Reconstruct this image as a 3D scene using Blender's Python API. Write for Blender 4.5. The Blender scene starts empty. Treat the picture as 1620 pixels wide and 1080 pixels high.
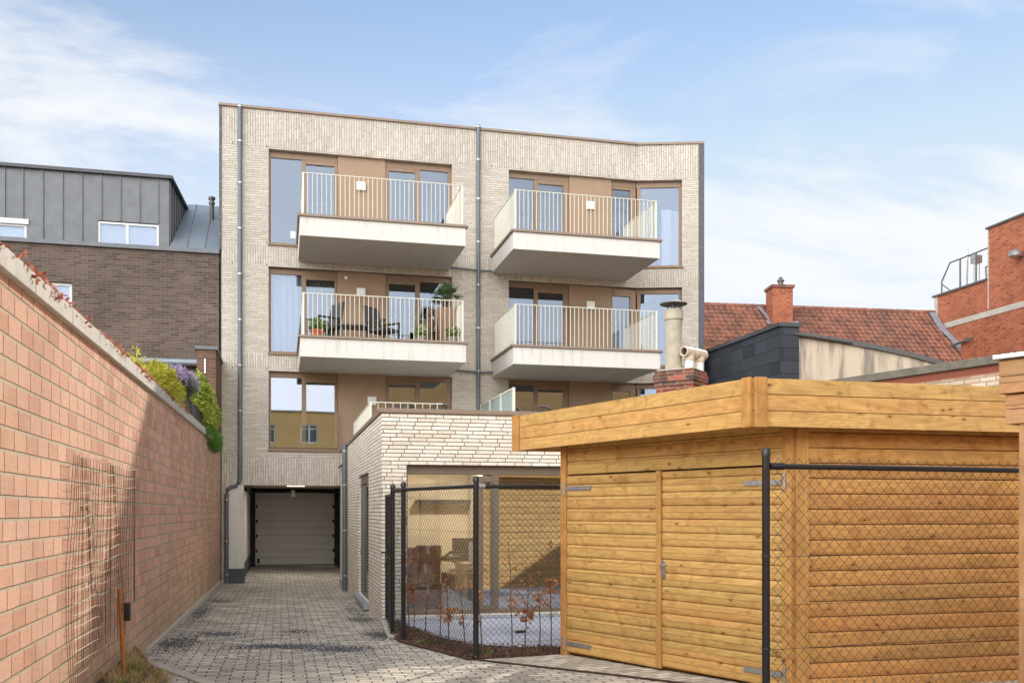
import bpy, math, random
from mathutils import Vector
R = random.Random(7)
SC = bpy.context.scene
COL = SC.collection

# ------------------------------------------------------------ camera
CAMZ = 1.64
cd = bpy.data.cameras.new('camera'); cam = bpy.data.objects.new('camera', cd); COL.objects.link(cam)
YAW = math.asin(365/1552.5)
cam.location = (0, 0, CAMZ); cam.rotation_euler = (math.radians(90), 0, -YAW)
cd.sensor_width = 36; cd.lens = 36*1509/1620; cd.shift_y = 268/1620
cd.clip_start = 0.05; cd.clip_end = 3000
SC.camera = cam
SC.render.resolution_x = 1024; SC.render.resolution_y = 682

# ------------------------------------------------------------ sun, sky, exposure
SUNV = Vector((0.70, 1.0, 0.667)).normalized()          # towards the sun (low, behind the flats, to the right)
SUN_EL = math.asin(SUNV.z); SUN_AZ = math.atan2(SUNV.x, SUNV.y)
ld = bpy.data.lights.new('sun', 'SUN'); sun = bpy.data.objects.new('sun', ld); COL.objects.link(sun)
sun.rotation_euler = SUNV.to_track_quat('Z', 'Y').to_euler()
ld.energy = 2.5; ld.angle = math.radians(0.8); ld.color = (1.0, 0.90, 0.76)
SC.view_settings.view_transform = 'Standard'; SC.view_settings.look = 'None'
SC.view_settings.gamma = 1; SC.view_settings.exposure = 0.68

w = bpy.data.worlds.new('World'); SC.world = w; w.use_nodes = True
nt = w.node_tree; N = nt.nodes; L = nt.links; N.clear()
out = N.new('ShaderNodeOutputWorld'); bg = N.new('ShaderNodeBackground'); bg.inputs[1].default_value = 0.15
sky = N.new('ShaderNodeTexSky'); sky.sky_type = 'NISHITA'; sky.sun_disc = False
sky.sun_elevation = SUN_EL; sky.sun_rotation = SUN_AZ
sky.air_density = 1.0; sky.dust_density = 0.0; sky.ozone_density = 1.6
tc = N.new('ShaderNodeTexCoord'); sp = N.new('ShaderNodeSeparateXYZ'); L.new(tc.outputs['Generated'], sp.inputs[0])
def wm(op, a, b=None, c=None, clamp=False):
    n = N.new('ShaderNodeMath'); n.operation = op; n.use_clamp = clamp
    for i, v in enumerate((a, b, c)):
        if v is None: continue
        if isinstance(v, (int, float)): n.inputs[i].default_value = v
        else: L.new(v, n.inputs[i])
    return n.outputs[0]
zc = wm('MAXIMUM', sp.outputs[2], 0.0); zz = wm('ADD', zc, 0.25)
cv = N.new('ShaderNodeCombineXYZ'); L.new(wm('DIVIDE', sp.outputs[0], zz), cv.inputs[0]); L.new(wm('DIVIDE', sp.outputs[1], zz), cv.inputs[1])
mp = N.new('ShaderNodeMapping'); L.new(cv.outputs[0], mp.inputs[0]); mp.inputs['Rotation'].default_value = (0, 0, 0.5); mp.inputs['Scale'].default_value = (0.85, 1.55, 1)
mp.inputs['Location'].default_value = (2.6, 1.5, 0)
nz = N.new('ShaderNodeTexNoise'); L.new(mp.outputs[0], nz.inputs['Vector']); nz.inputs['Scale'].default_value = 1.15; nz.inputs['Detail'].default_value = 9
nz.inputs['Roughness'].default_value = 0.60; nz.inputs['Distortion'].default_value = 0.7
# clouds thicken towards the horizon and to the right
right = wm('SUBTRACT', wm('MULTIPLY', sp.outputs[0], .972), wm('MULTIPLY', sp.outputs[1], .235))
low = wm('MAXIMUM', wm('SUBTRACT', 0.50, zc), -0.05)
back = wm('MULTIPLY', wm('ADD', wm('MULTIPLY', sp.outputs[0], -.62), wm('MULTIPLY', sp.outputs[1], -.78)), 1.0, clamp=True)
bias = wm('ADD', wm('MULTIPLY', low, wm('ADD', 0.42, wm('MULTIPLY', right, 0.12))), wm('MULTIPLY', back, .30))  # last term adds cloud cover behind the camera for the fill
cf = N.new('ShaderNodeMapRange'); cf.interpolation_type = 'SMOOTHSTEP'
L.new(wm('ADD', nz.outputs['Fac'], bias), cf.inputs[0]); cf.inputs[1].default_value = 0.38; cf.inputs[2].default_value = 0.70
# unseen clouds behind the camera, made extra bright to fill the shaded facade
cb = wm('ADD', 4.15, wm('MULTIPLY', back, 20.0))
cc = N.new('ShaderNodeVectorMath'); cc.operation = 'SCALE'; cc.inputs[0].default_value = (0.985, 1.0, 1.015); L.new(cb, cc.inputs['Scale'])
sk = N.new('ShaderNodeVectorMath'); sk.operation = 'SCALE'; L.new(sky.outputs[0], sk.inputs[0]); sk.inputs['Scale'].default_value = 0.62
sm = N.new('ShaderNodeVectorMath'); sm.operation = 'MINIMUM'; L.new(sk.outputs[0], sm.inputs[0]); sm.inputs[1].default_value = (1.75, 2.75, 3.85)
mx = N.new('ShaderNodeMix'); mx.data_type = 'RGBA'; hz = N.new('ShaderNodeMapRange'); hz.interpolation_type = 'SMOOTHSTEP'; L.new(zc, hz.inputs[0])
for i_, v_ in enumerate((0.54, 0.08, 0.08, 0.90)): hz.inputs[i_+1].default_value = v_
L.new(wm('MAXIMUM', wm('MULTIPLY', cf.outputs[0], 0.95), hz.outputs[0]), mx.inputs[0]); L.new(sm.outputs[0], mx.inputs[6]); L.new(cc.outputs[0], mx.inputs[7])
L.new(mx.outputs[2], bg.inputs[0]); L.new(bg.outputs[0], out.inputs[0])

# ------------------------------------------------------------ material helpers
class G:
    def __init__(s, name):
        s.m = bpy.data.materials.new(name); s.m.use_nodes = True
        s.nt = s.m.node_tree; s.N = s.nt.nodes; s.L = s.nt.links
        s.b = s.N['Principled BSDF']; s.geo = s.N.new('ShaderNodeNewGeometry'); s.pos = s.geo.outputs['Position']
    def put(s, i, v):
        if isinstance(v, (int, float)): i.default_value = v
        elif isinstance(v, tuple):
            i.default_value = v if len(v) == len(i.default_value) else v + (1,)
        else: s.L.new(v, i)
    def math(s, op, a, b=None, c=None, clamp=False):
        n = s.N.new('ShaderNodeMath'); n.operation = op; n.use_clamp = clamp
        for i, v in enumerate((a, b, c)):
            if v is not None: s.put(n.inputs[i], v)
        return n.outputs[0]
    def xyz(s, v=None):
        n = s.N.new('ShaderNodeSeparateXYZ'); s.L.new(v or s.pos, n.inputs[0]); return n.outputs
    def comb(s, x, y, z=0.0):
        n = s.N.new('ShaderNodeCombineXYZ')
        for i, v in enumerate((x, y, z)): s.put(n.inputs[i], v)
        return n.outputs[0]
    def noise(s, vec, scale, detail=4, rough=.55, dist=0):
        n = s.N.new('ShaderNodeTexNoise'); s.L.new(vec, n.inputs['Vector'])
        n.inputs['Scale'].default_value = scale; n.inputs['Detail'].default_value = detail
        n.inputs['Roughness'].default_value = rough; n.inputs['Distortion'].default_value = dist
        return n.outputs['Fac']
    def rng(s, v, a, b, c=0., d=1., smooth=False):
        n = s.N.new('ShaderNodeMapRange'); s.put(n.inputs[0], v)
        if smooth: n.interpolation_type = 'SMOOTHSTEP'
        for i, q in enumerate((a, b, c, d)): n.inputs[i+1].default_value = q
        return n.outputs[0]
    def mix(s, f, a, b, mode='MIX'):
        n = s.N.new('ShaderNodeMix'); n.data_type = 'RGBA'; n.blend_type = mode
        s.put(n.inputs[0], f); s.put(n.inputs[6], a); s.put(n.inputs[7], b); return n.outputs[2]
    def scale(s, v, k):
        n = s.N.new('ShaderNodeVectorMath'); n.operation = 'MULTIPLY'; s.L.new(v, n.inputs[0])
        n.inputs[1].default_value = k if isinstance(k, tuple) else (k, k, k); return n.outputs[0]
    def white(s, v, dim='1D'):
        n = s.N.new('ShaderNodeTexWhiteNoise'); n.noise_dimensions = dim
        s.L.new(v, n.inputs['W' if dim == '1D' else 'Vector']); return n.outputs['Value']
    def bump(s, h, strength=.5, dist=.01):
        n = s.N.new('ShaderNodeBump'); n.inputs['Strength'].default_value = strength; n.inputs['Distance'].default_value = dist
        s.L.new(h, n.inputs['Height']); s.L.new(n.outputs[0], s.b.inputs['Normal'])
    def done(s, col=None, rough=.8, metal=0., spec=.5):
        if col is not None: s.put(s.b.inputs['Base Color'], col)
        s.put(s.b.inputs['Roughness'], rough); s.put(s.b.inputs['Metallic'], metal)
        s.b.inputs['Specular IOR Level'].default_value = spec
        return s.m

def h2l(r, g, b):
    f = lambda c: (c/255/12.92) if c/255 <= .04045 else ((c/255+.055)/1.055)**2.4
    return (f(r), f(g), f(b))

def plain(name, col, rough=.6, metal=0., var=.08, scale=6., bump=0., spec=.5):
    g = G(name); n = g.noise(g.pos, scale, 5, .6)
    k = g.rng(n, .3, .7, 1-var, 1+var)
    c = g.scale(g.comb(k, k, k), col)
    if bump: g.bump(g.noise(g.pos, scale*9, 4, .6), bump, .004)
    r = g.rng(g.noise(g.pos, scale*2.3, 3), .3, .7, max(0, rough-.07), min(1, rough+.07))
    return g.done(c, r, metal, spec)

def facing_s(g):
    """horizontal run of a vertical face: y on faces that look along x, x elsewhere"""
    p = g.xyz(); n = g.xyz(g.geo.outputs['True Normal'])
    f = g.math('GREATER_THAN', g.math('ABSOLUTE', n[0]), .72)
    return g.math('ADD', g.math('MULTIPLY', f, p[1]), g.math('MULTIPLY', g.math('SUBTRACT', 1., f), p[0])), p[2], n

def brick_layer(g, s, z, bw, bh, mortar, rnd=0., off=.5, seed=0., vj=1.):
    """returns (mortar mask, per brick random, height)"""
    row = g.math('FLOOR', g.math('DIVIDE', z, bh))
    shift = g.math('MULTIPLY', g.math('FRACT', g.math('MULTIPLY', row, off)), bw)
    if rnd: shift = g.math('ADD', shift, g.math('MULTIPLY', g.white(g.math('ADD', row, seed)), bw*rnd))
    ss = g.math('ADD', s, shift)
    col = g.math('FLOOR', g.math('DIVIDE', ss, bw))
    fs = g.math('MULTIPLY', g.math('FRACT', g.math('DIVIDE', ss, bw)), bw)
    fz = g.math('MULTIPLY', g.math('FRACT', g.math('DIVIDE', z, bh)), bh)
    es = g.math('MINIMUM', fs, g.math('SUBTRACT', bw, fs)); ez = g.math('MINIMUM', fz, g.math('SUBTRACT', bh, fz))
    if vj != 1.: es = g.math('MULTIPLY', es, vj)
    e = g.math('MINIMUM', es, ez); g.isv = g.math('LESS_THAN', es, ez)
    wob = g.math('MULTIPLY', g.math('SUBTRACT', g.noise(g.pos, 14., 3), .5), mortar*.5)
    m = g.rng(g.math('ADD', e, wob), mortar*.35, mortar*.75, 1., 0., True)
    rv = g.white(g.comb(col, row, seed), '3D')
    return m, rv, e

def brick_mat(name, bw, bh, mortar, cols, cm, rnd=1., off=.5, bands=(), bumpd=.006, stain=.12, rough=.85, blotch=None, top=None, vj=1., cmv=None, low=None):
    g = G(name); s, z, n = facing_s(g)
    m, rv, e = brick_layer(g, s, z, bw, bh, mortar, rnd, off, 0., vj); isv = g.isv
    if bands:
        m2, rv2, e2 = brick_layer(g, z, s, bw*1.0, bh*1.05, mortar, 1., .5, 31., vj)
        f = None
        for a, b in bands:
            t = g.math('MULTIPLY', g.math('GREATER_THAN', z, a), g.math('LESS_THAN', z, b))
            f = t if f is None else g.math('ADD', f, t)
        lerp = lambda a, b: g.math('ADD', g.math('MULTIPLY', a, g.math('SUBTRACT', 1., f)), g.math('MULTIPLY', b, f))
        m, rv, e = lerp(m, m2), lerp(rv, rv2), lerp(e, e2)
    cr = g.N.new('ShaderNodeValToRGB'); g.L.new(rv, cr.inputs[0]); cr.color_ramp.interpolation = 'LINEAR'
    el = cr.color_ramp.elements
    while len(el) < len(cols): el.new(.5)
    for i, c in enumerate(cols): el[i].position = i/(len(cols)-1); el[i].color = c + (1,)
    tx = g.noise(g.pos, 38., 6, .72); big = g.noise(g.pos, .7, 4, .6)
    c = cr.outputs[0]
    k = g.rng(tx, .3, .7, .80, 1.16); c = g.mix(1., c, g.comb(k, k, k), 'MULTIPLY')
    c = g.mix(m, c, g.mix(isv, cm, cmv) if cmv else cm)
    if low: c = g.mix(g.math('MULTIPLY', g.rng(g.math('ADD', z, g.math('MULTIPLY', g.noise(g.pos, 2.5, 4), .5)), low[1], low[2], .75, 0., True), g.rng(g.noise(g.pos, 9., 4), .35, .6, .3, 1.)), c, low[0])
    k2 = g.rng(big, .3, .7, 1-stain, 1+stain); c = g.mix(1., c, g.comb(k2, k2, k2), 'MULTIPLY')
    if blotch:
        bc, lo, hi, sc = blotch
        c = g.mix(g.rng(g.noise(g.pos, sc, 5, .65), lo, hi, 0, .75, True), c, bc)
    if top: c = g.mix(g.rng(z, top[1], top[2], 0., 1.), c, top[0])
    g.bump(g.math('SUBTRACT', g.math('MULTIPLY', tx, .35), m), .75, bumpd)
    return g.done(c, rough, 0, .25)

def wood_mat(name, base, dark, dx, dy, pitch=.127, z0=0., sat=.3, vert=False, knots=.75):
    """boards run along (dx,dy) (or upwards); grain, growth rings and knots"""
    g = G(name); p = g.xyz()
    run = g.math('ADD', g.math('MULTIPLY', p[0], dx), g.math('MULTIPLY', p[1], dy)); up = p[2]
    if vert: run, up = up, run
    rowi = g.math('FLOOR', g.math('DIVIDE', g.math('SUBTRACT', up, z0), pitch))
    rr = g.white(rowi); rr2 = g.white(g.math('ADD', rowi, 77.))
    s = g.math('ADD', run, g.math('MULTIPLY', rr, 37.))
    fine = g.noise(g.comb(g.math('MULTIPLY', s, 3.), g.math('MULTIPLY', up, 150.)), 1., 5, .7)
    wav = g.noise(g.comb(g.math('MULTIPLY', s, 1.1), g.math('MULTIPLY', up, 7.), rr), 1., 2, .5, .6)
    ring = g.math('SINE', g.math('MULTIPLY', wav, 60.)); ring = g.rng(ring, -1, 1, 0, 1)
    vo = g.N.new('ShaderNodeTexVoronoi'); g.L.new(g.comb(g.math('MULTIPLY', s, 5.5), g.math('DIVIDE', up, pitch*.7), rr), vo.inputs['Vector']); vo.inputs['Scale'].default_value = 1
    kd = g.math('ADD', vo.outputs['Distance'], g.math('MULTIPLY', g.math('SUBTRACT', g.noise(g.pos, 55., 3), .5), .07))
    kc = g.xyz(vo.outputs['Color'])
    pick = g.math('GREATER_THAN', kc[0], 1-knots)
    kn = g.math('MULTIPLY', g.rng(kd, .05, .12, 1., 0., True), pick)
    halo = g.math('MULTIPLY', g.rng(kd, .08, .34, .45, 0., True), pick)
    c = g.mix(g.math('MULTIPLY', ring, .30), base, dark)
    c = g.mix(g.rng(fine, .35, .75, 0, .38), c, dark)
    c = g.mix(halo, c, dark)
    fup = g.math('FRACT', g.math('DIVIDE', g.math('SUBTRACT', up, z0), pitch)); arc = g.math('MULTIPLY', g.math('MULTIPLY', fup, g.math('SUBTRACT', 1., fup)), .12)
    chev = g.noise(g.comb(g.math('MULTIPLY', g.math('ADD', s, arc), 11.), g.math('MULTIPLY', up, 3.), rr), 1., 2, .5, .5)
    c = g.mix(g.rng(chev, .56, .70, 0, .34, True), c, dark)
    if not vert:
        gapd = g.math('MINIMUM', fup, g.math('SUBTRACT', 1., fup)); c = g.mix(g.rng(gapd, .0, .035, .75, 0.), c, (dark[0]*.35, dark[1]*.3, dark[2]*.3))
    k = g.rng(rr2, 0, 1, 1-sat*.42, 1+sat*.36); k3 = g.math('MULTIPLY', k, g.rng(rr, 0, 1, .93, 1.05))
    c = g.mix(1., c, g.comb(k, k3, k3), 'MULTIPLY')
    blot = g.noise(g.comb(g.math('MULTIPLY', s, 2.2), g.math('MULTIPLY', up, 9.)), 1., 4, .6)
    kb = g.rng(blot, .3, .7, .86, 1.1); c = g.mix(1., c, g.comb(kb, kb, kb), 'MULTIPLY')
    c = g.mix(g.math('MULTIPLY', kn, .85), c, (dark[0]*.28, dark[1]*.2, dark[2]*.2))
    g.bump(g.math('SUBTRACT', g.math('MULTIPLY', fine, .5), kn), .35, .003)
    gr_ = g.rng(g.noise(g.pos, .8, 5, .65), .45, .75, 0, .14, True); c = g.mix(gr_, c, h2l(150, 132, 100))
    return g.done(c, g.rng(fine, .3, .7, .68, .85), 0, .2)

def glass_mat(name, refl=.3, tint=(.75, .8, .82), rough=.0, rcol=(.93, .95, 1.)):
    g = G(name); g.N.remove(g.b)
    o = g.N['Material Output']; gl = g.N.new('ShaderNodeBsdfGlossy'); gl.inputs['Roughness'].default_value = rough
    wv = g.noise(g.pos, .7, 0); b = g.N.new('ShaderNodeBump'); b.inputs['Strength'].default_value = .03; b.inputs['Distance'].default_value = .03
    g.L.new(wv, b.inputs['Height']); g.L.new(b.outputs[0], gl.inputs['Normal'])
    gl.inputs['Color'].default_value = rcol + (1,)
    tr = g.N.new('ShaderNodeBsdfTransparent'); tr.inputs['Color'].default_value = tint + (1,)
    fr = g.N.new('ShaderNodeFresnel'); fr.inputs['IOR'].default_value = 1.5
    f = g.math('ADD', fr.outputs[0], refl, clamp=True)
    mxs = g.N.new('ShaderNodeMixShader'); g.L.new(f, mxs.inputs[0]); g.L.new(tr.outputs[0], mxs.inputs[1]); g.L.new(gl.outputs[0], mxs.inputs[2])
    g.L.new(mxs.outputs[0], o.inputs[0]); return g.m

def leaf_mat(name, cols, trans=.35, patch=3.):
    g = G(name)
    rv = g.noise(g.pos, 23., 2, .5); big = g.noise(g.pos, patch, 2)
    v = g.rng(g.math('ADD', g.math('MULTIPLY', rv, .6), g.math('MULTIPLY', big, .4)), .36, .64)
    cr = g.N.new('ShaderNodeValToRGB'); g.L.new(v, cr.inputs[0]); el = cr.color_ramp.elements
    while len(el) < len(cols): el.new(.5)
    for i, c in enumerate(cols): el[i].position = i/(len(cols)-1); el[i].color = c + (1,)
    o = g.N['Material Output']; t = g.N.new('ShaderNodeBsdfTranslucent'); g.L.new(cr.outputs[0], t.inputs[0])
    mxs = g.N.new('ShaderNodeMixShader'); mxs.inputs[0].default_value = trans
    g.done(cr.outputs[0], .6, 0, .3); g.L.new(g.b.outputs[0], mxs.inputs[1]); g.L.new(t.outputs[0], mxs.inputs[2]); g.L.new(mxs.outputs[0], o.inputs[0])
    return g.m

# ------------------------------------------------------------ mesh helpers
def wloc(o):
    v = Vector((0, 0, 0))
    while o is not None: v += Vector(o.location); o = o.parent
    return v

class MB:
    def __init__(s): s.v = []; s.f = []; s.sm = []
    def face(s, idx, smooth=False): s.f.append(tuple(idx)); s.sm.append(smooth)
    def quad(s, *p):
        i = len(s.v); s.v += [tuple(q) for q in p]; s.face(range(i, i+len(p)))
    def box(s, x0, x1, y0, y1, z0, z1):
        return s.prism([(x0, y0), (x1, y0), (x1, y1), (x0, y1)], z0, z1)
    def prism(s, poly, z0, z1):
        """z0/z1 may be numbers or lists per corner; poly counter-clockwise"""
        n = len(poly); i = len(s.v)
        a = z0 if isinstance(z0, (list, tuple)) else [z0]*n; b = z1 if isinstance(z1, (list, tuple)) else [z1]*n
        s.v += [(p[0], p[1], a[k]) for k, p in enumerate(poly)] + [(p[0], p[1], b[k]) for k, p in enumerate(poly)]
        s.face([i+n-1-k for k in range(n)]); s.face([i+n+k for k in range(n)])
        for k in range(n): s.face([i+k, i+(k+1) % n, i+n+(k+1) % n, i+n+k])
        return s
    def obox(s, p0, p1, t0, t1, z0, z1):
        """box along plan line p0-p1; t0..t1 = offsets to the right-hand normal of the line"""
        d = Vector((p1[0]-p0[0], p1[1]-p0[1])).normalized(); n = Vector((d.y, -d.x))
        P = lambda p, t: (p[0]+n.x*t, p[1]+n.y*t)
        return s.prism([P(p0, t1), P(p1, t1), P(p1, t0), P(p0, t0)], z0, z1)
    def tube(s, pts, r, n=8, cap=True):
        pts = [Vector(p) for p in pts]; i0 = len(s.v); rs = r if isinstance(r, (list, tuple)) else [r]*len(pts)
        for k, p in enumerate(pts):
            d = (pts[min(k+1, len(pts)-1)]-pts[max(k-1, 0)]).normalized()
            a = Vector((0, 0, 1)) if abs(d.z) < .9 else Vector((1, 0, 0))
            x = d.cross(a).normalized(); y = d.cross(x)
            for j in range(n):
                t = 2*math.pi*j/n; s.v.append(tuple(p+(x*math.cos(t)+y*math.sin(t))*rs[k]))
        for k in range(len(pts)-1):
            for j in range(n):
                a = i0+k*n+j; b = i0+k*n+(j+1) % n; s.face([a, b, b+n, a+n], n > 4)
        if cap:
            s.face([i0+j for j in range(n)]); e = i0+(len(pts)-1)*n; s.face([e+n-1-j for j in range(n)])
        return s
    def lathe(s, c, prof, n=20):
        i0 = len(s.v)
        for r, z in prof:
            for j in range(n):
                t = 2*math.pi*j/n; s.v.append((c[0]+r*math.cos(t), c[1]+r*math.sin(t), c[2]+z))
        for k in range(len(prof)-1):
            for j in range(n):
                a = i0+k*n+j; b = i0+k*n+(j+1) % n; s.face([a, b, b+n, a+n], True)
        s.face([i0+n-1-j for j in range(n)]); e = i0+(len(prof)-1)*n; s.face([e+j for j in range(n)])
        return s
    def blob(s, c, r, n=8, m=6, jit=.12, rnd=R):
        i0 = len(s.v); rx, ry, rz = r if isinstance(r, tuple) else (r, r, r)
        for k in range(1, m):
            ph = math.pi*k/m
            for j in range(n):
                t = 2*math.pi*j/n; q = 1+rnd.uniform(-jit, jit)
                s.v.append((c[0]+rx*q*math.sin(ph)*math.cos(t), c[1]+ry*q*math.sin(ph)*math.sin(t), c[2]+rz*q*math.cos(ph)))
        for k in range(m-2):
            for j in range(n):
                a = i0+k*n+j; b = i0+k*n+(j+1) % n; s.face([a, a+n, b+n, b], True)
        t = len(s.v); s.v += [(c[0], c[1], c[2]+rz), (c[0], c[1], c[2]-rz)]
        e = i0+(m-2)*n
        for j in range(n): s.face([t, i0+j, i0+(j+1) % n], True); s.face([t+1, e+(j+1) % n, e+j], True)
        return s
    def leaf(s, c, l, wd, d=None, rnd=R):
        d = Vector(d) if d is not None else Vector((rnd.gauss(0, 1), rnd.gauss(0, 1), rnd.gauss(0, 1)))
        d.normalize(); a = Vector((rnd.gauss(0, 1), rnd.gauss(0, 1), rnd.gauss(0, 1))); x = d.cross(a)
        if x.length < 1e-4: x = Vector((1, 0, 0))
        x.normalize(); c = Vector(c)
        s.quad(c, c+d*l*.5+x*wd*.5, c+d*l, c+d*l*.5-x*wd*.5)
    def build(s, name, mat, parent=None, bevel=0.):
        off = wloc(parent) if parent is not None else Vector((0, 0, 0))
        me = bpy.data.meshes.new(name); me.from_pydata([(a-off.x, b-off.y, c-off.z) for a, b, c in s.v], [], s.f); me.update()
        me.polygons.foreach_set('use_smooth', s.sm)
        if any(s.sm): me.set_sharp_from_angle(angle=math.radians(38))
        o = bpy.data.objects.new(name, me); COL.objects.link(o); me.materials.append(mat)
        if parent is not None: o.parent = parent
        if bevel:
            b = o.modifiers.new('bevel', 'BEVEL'); b.width = bevel; b.segments = 2; b.limit_method = 'ANGLE'
        return o

def thing(name, label, cat, loc, group=None):
    o = bpy.data.objects.new(name, None); COL.objects.link(o); o.location = loc; o.empty_display_size = .2
    o['label'] = label; o['category'] = cat
    if group: o['group'] = group
    return o
def tag(o, label, cat, group=None, kind=None):
    o['label'] = label; o['category'] = cat
    if group: o['group'] = group
    if kind: o['kind'] = kind
    return o
def recentre(o, loc):
    """put a single-mesh thing's origin at its base"""
    v = Vector(loc)
    for q in o.data.vertices: q.co -= v
    o.location = v; return o
def struct(o, label=None):
    o['kind'] = 'structure'
    if label: o['label'] = label
    return o
def dup(root, loc):
    r = root.copy(); COL.objects.link(r); r.location = loc
    for ch in list(root.children):
        c = ch.copy(); COL.objects.link(c); c.parent = r
        for gch in ch.children:
            d = gch.copy(); COL.objects.link(d); d.parent = c
    return r

def wall_holes(mb, p0, p1, z0, z1, holes, thick):
    """vertical wall on plan line p0->p1 (front is to the right of the line); holes (s0,s1,z0,z1) cut through"""
    P0 = Vector(p0); d = Vector((p1[0]-p0[0], p1[1]-p0[1])); Ln = d.length; d.normalize(); n = Vector((d.y, -d.x))
    ss = sorted(set([0, Ln]+[h[i] for h in holes for i in (0, 1) if 0 < h[i] < Ln])); zs = sorted(set([z0, z1]+[h[i] for h in holes for i in (2, 3) if z0 < h[i] < z1]))
    pt = lambda s, z, t: (P0.x+d.x*s-n.x*t, P0.y+d.y*s-n.y*t, z)
    def hole(i, j):
        if i < 0 or j < 0 or i >= len(ss)-1 or j >= len(zs)-1: return None
        a = (ss[i]+ss[i+1])/2; b = (zs[j]+zs[j+1])/2
        return any(h[0] < a < h[1] and h[2] < b < h[3] for h in holes)
    for i in range(len(ss)-1):
        for j in range(len(zs)-1):
            if hole(i, j): continue
            a, b, c, e = ss[i], ss[i+1], zs[j], zs[j+1]
            mb.quad(pt(a, c, 0), pt(b, c, 0), pt(b, e, 0), pt(a, e, 0))
            mb.quad(pt(b, c, thick), pt(a, c, thick), pt(a, e, thick), pt(b, e, thick))
            if hole(i-1, j) is not False: mb.quad(pt(a, c, thick), pt(a, c, 0), pt(a, e, 0), pt(a, e, thick))
            if hole(i+1, j) is not False: mb.quad(pt(b, c, 0), pt(b, c, thick), pt(b, e, thick), pt(b, e, 0))
            if hole(i, j-1) is not False: mb.quad(pt(a, c, thick), pt(b, c, thick), pt(b, c, 0), pt(a, c, 0))
            if hole(i, j+1) is not False: mb.quad(pt(a, e, 0), pt(b, e, 0), pt(b, e, thick), pt(a, e, thick))

# ------------------------------------------------------------ materials
M = {}
M['facade'] = brick_mat('pale_brick', .268, .058, .0095, [h2l(180, 170, 157), h2l(190, 181, 169), h2l(198, 190, 178), h2l(184, 175, 163)], h2l(136, 127, 114),
                        bands=((10.5, 11.5), (7.63, 8.13), (5.09, 5.47), (2.27, 2.93)), stain=.07, vj=1.5, rnd=.35, off=.37)
M['annex'] = brick_mat('annex_brick', .268, .058, .010, [h2l(222, 213, 198), h2l(230, 222, 209), h2l(212, 199, 180), h2l(234, 227, 216)], h2l(116, 105, 82), stain=.05, bumpd=.009)
M['dark_brick'] = brick_mat('dark_brick', .215, .066, .011, [h2l(76, 64, 58), h2l(90, 77, 69), h2l(104, 90, 80), h2l(82, 70, 64)], h2l(112, 101, 91), off=.5, rnd=0., stain=.16)
M['block'] = brick_mat('clay_block', .262, .1225, .0165, [h2l(194, 148, 124), h2l(211, 165, 141), h2l(219, 176, 153), h2l(202, 157, 134)], h2l(190, 174, 150), rnd=.45, off=.5, stain=.13, bumpd=.02, vj=1.7, cmv=h2l(112, 88, 72), low=(h2l(170, 154, 124), .20, 1.25),
                       blotch=(h2l(200, 178, 152), .54, .74, 1.3))
M['red_brick'] = brick_mat('red_brick', .22, .088, .013, [h2l(142, 74, 50), h2l(158, 86, 58), h2l(168, 96, 68), h2l(122, 62, 44)], h2l(166, 130, 106), rnd=0., stain=.16)
M['old_brick'] = brick_mat('old_brick', .225, .068, .013, [h2l(104, 54, 42), h2l(136, 68, 52), h2l(76, 58, 52), h2l(160, 86, 64)], h2l(132, 118, 104), rnd=.2, stain=.2,
                           blotch=(h2l(64, 58, 54), .48, .66, 4.))
M['white_brick'] = brick_mat('limewashed_brick', .225, .068, .012, [h2l(196, 176, 152), h2l(214, 196, 172), h2l(180, 150, 124), h2l(206, 186, 160)], h2l(150, 136, 116), rnd=.2, stain=.14,
                             blotch=(h2l(160, 92, 70), .62, .74, 2.4), top=(h2l(134, 78, 60), 3.47, 3.52))
M['tan_brick'] = brick_mat('tan_brick', .22, .06, .008, [h2l(222, 182, 128), h2l(234, 196, 140), h2l(228, 190, 134)], h2l(206, 172, 128), rnd=0., stain=.05)
M['bronze'] = plain('bronze_frame', h2l(126, 102, 79), .45, .15, .05)
M['panel'] = plain('bronze_panel', h2l(147, 121, 97), .6, 0, .05, 3.)
M['coping_bronze'] = plain('bronze_coping', h2l(132, 113, 97), .5, .1, .05)
M['taupe'] = plain('taupe_frame', h2l(112, 100, 84), .45, .1, .05)
M['render'] = plain('white_render', h2l(192, 188, 182), .9, 0, .04, 2., .3)
def streaked(name, col, dirt, amt):
    g = G(name); p = g.xyz()
    st = g.noise(g.comb(g.math('MULTIPLY', p[0], 9.), g.math('MULTIPLY', p[1], 9.), g.math('MULTIPLY', p[2], .8)), 1., 5, .65)
    bl = g.noise(g.pos, 2.2, 5, .6); c = g.mix(g.math('MULTIPLY', g.rng(st, .48, .72, 0, amt, True), g.rng(bl, .3, .6, .3, 1.)), col, dirt)
    g.bump(g.noise(g.pos, 90., 3), .25, .003); return g.done(c, .9, 0, .2)
M['render'] = streaked('white_render_weathered', h2l(204, 200, 193), h2l(156, 148, 136), .45)
M['soffit'] = plain('soffit_render', h2l(200, 188, 172), .9, 0, .04, 2.)
M['rail'] = plain('cream_metal', h2l(206, 203, 185), .4, 0, .02)
M['pipe'] = plain('grey_pipe', h2l(96, 100, 104), .45, .2, .06)
M['clad'] = plain('dark_clad', h2l(66, 66, 70), .5, .1, .06)
M['plinth'] = plain('dark_plinth', h2l(74, 74, 80), .8, 0, .08, 8., .3)
M['black'] = plain('black_coat', (.012, .012, .014), .32, 0, .1)
M['mesh_black'] = plain('mesh_black', (.03, .03, .03), .45, 0, .1)
M['galv'] = plain('galvanised', h2l(176, 176, 176), .35, .75, .1, 30.)
M['white'] = plain('white_plastic', h2l(228, 226, 220), .5, 0, .03)
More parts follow.
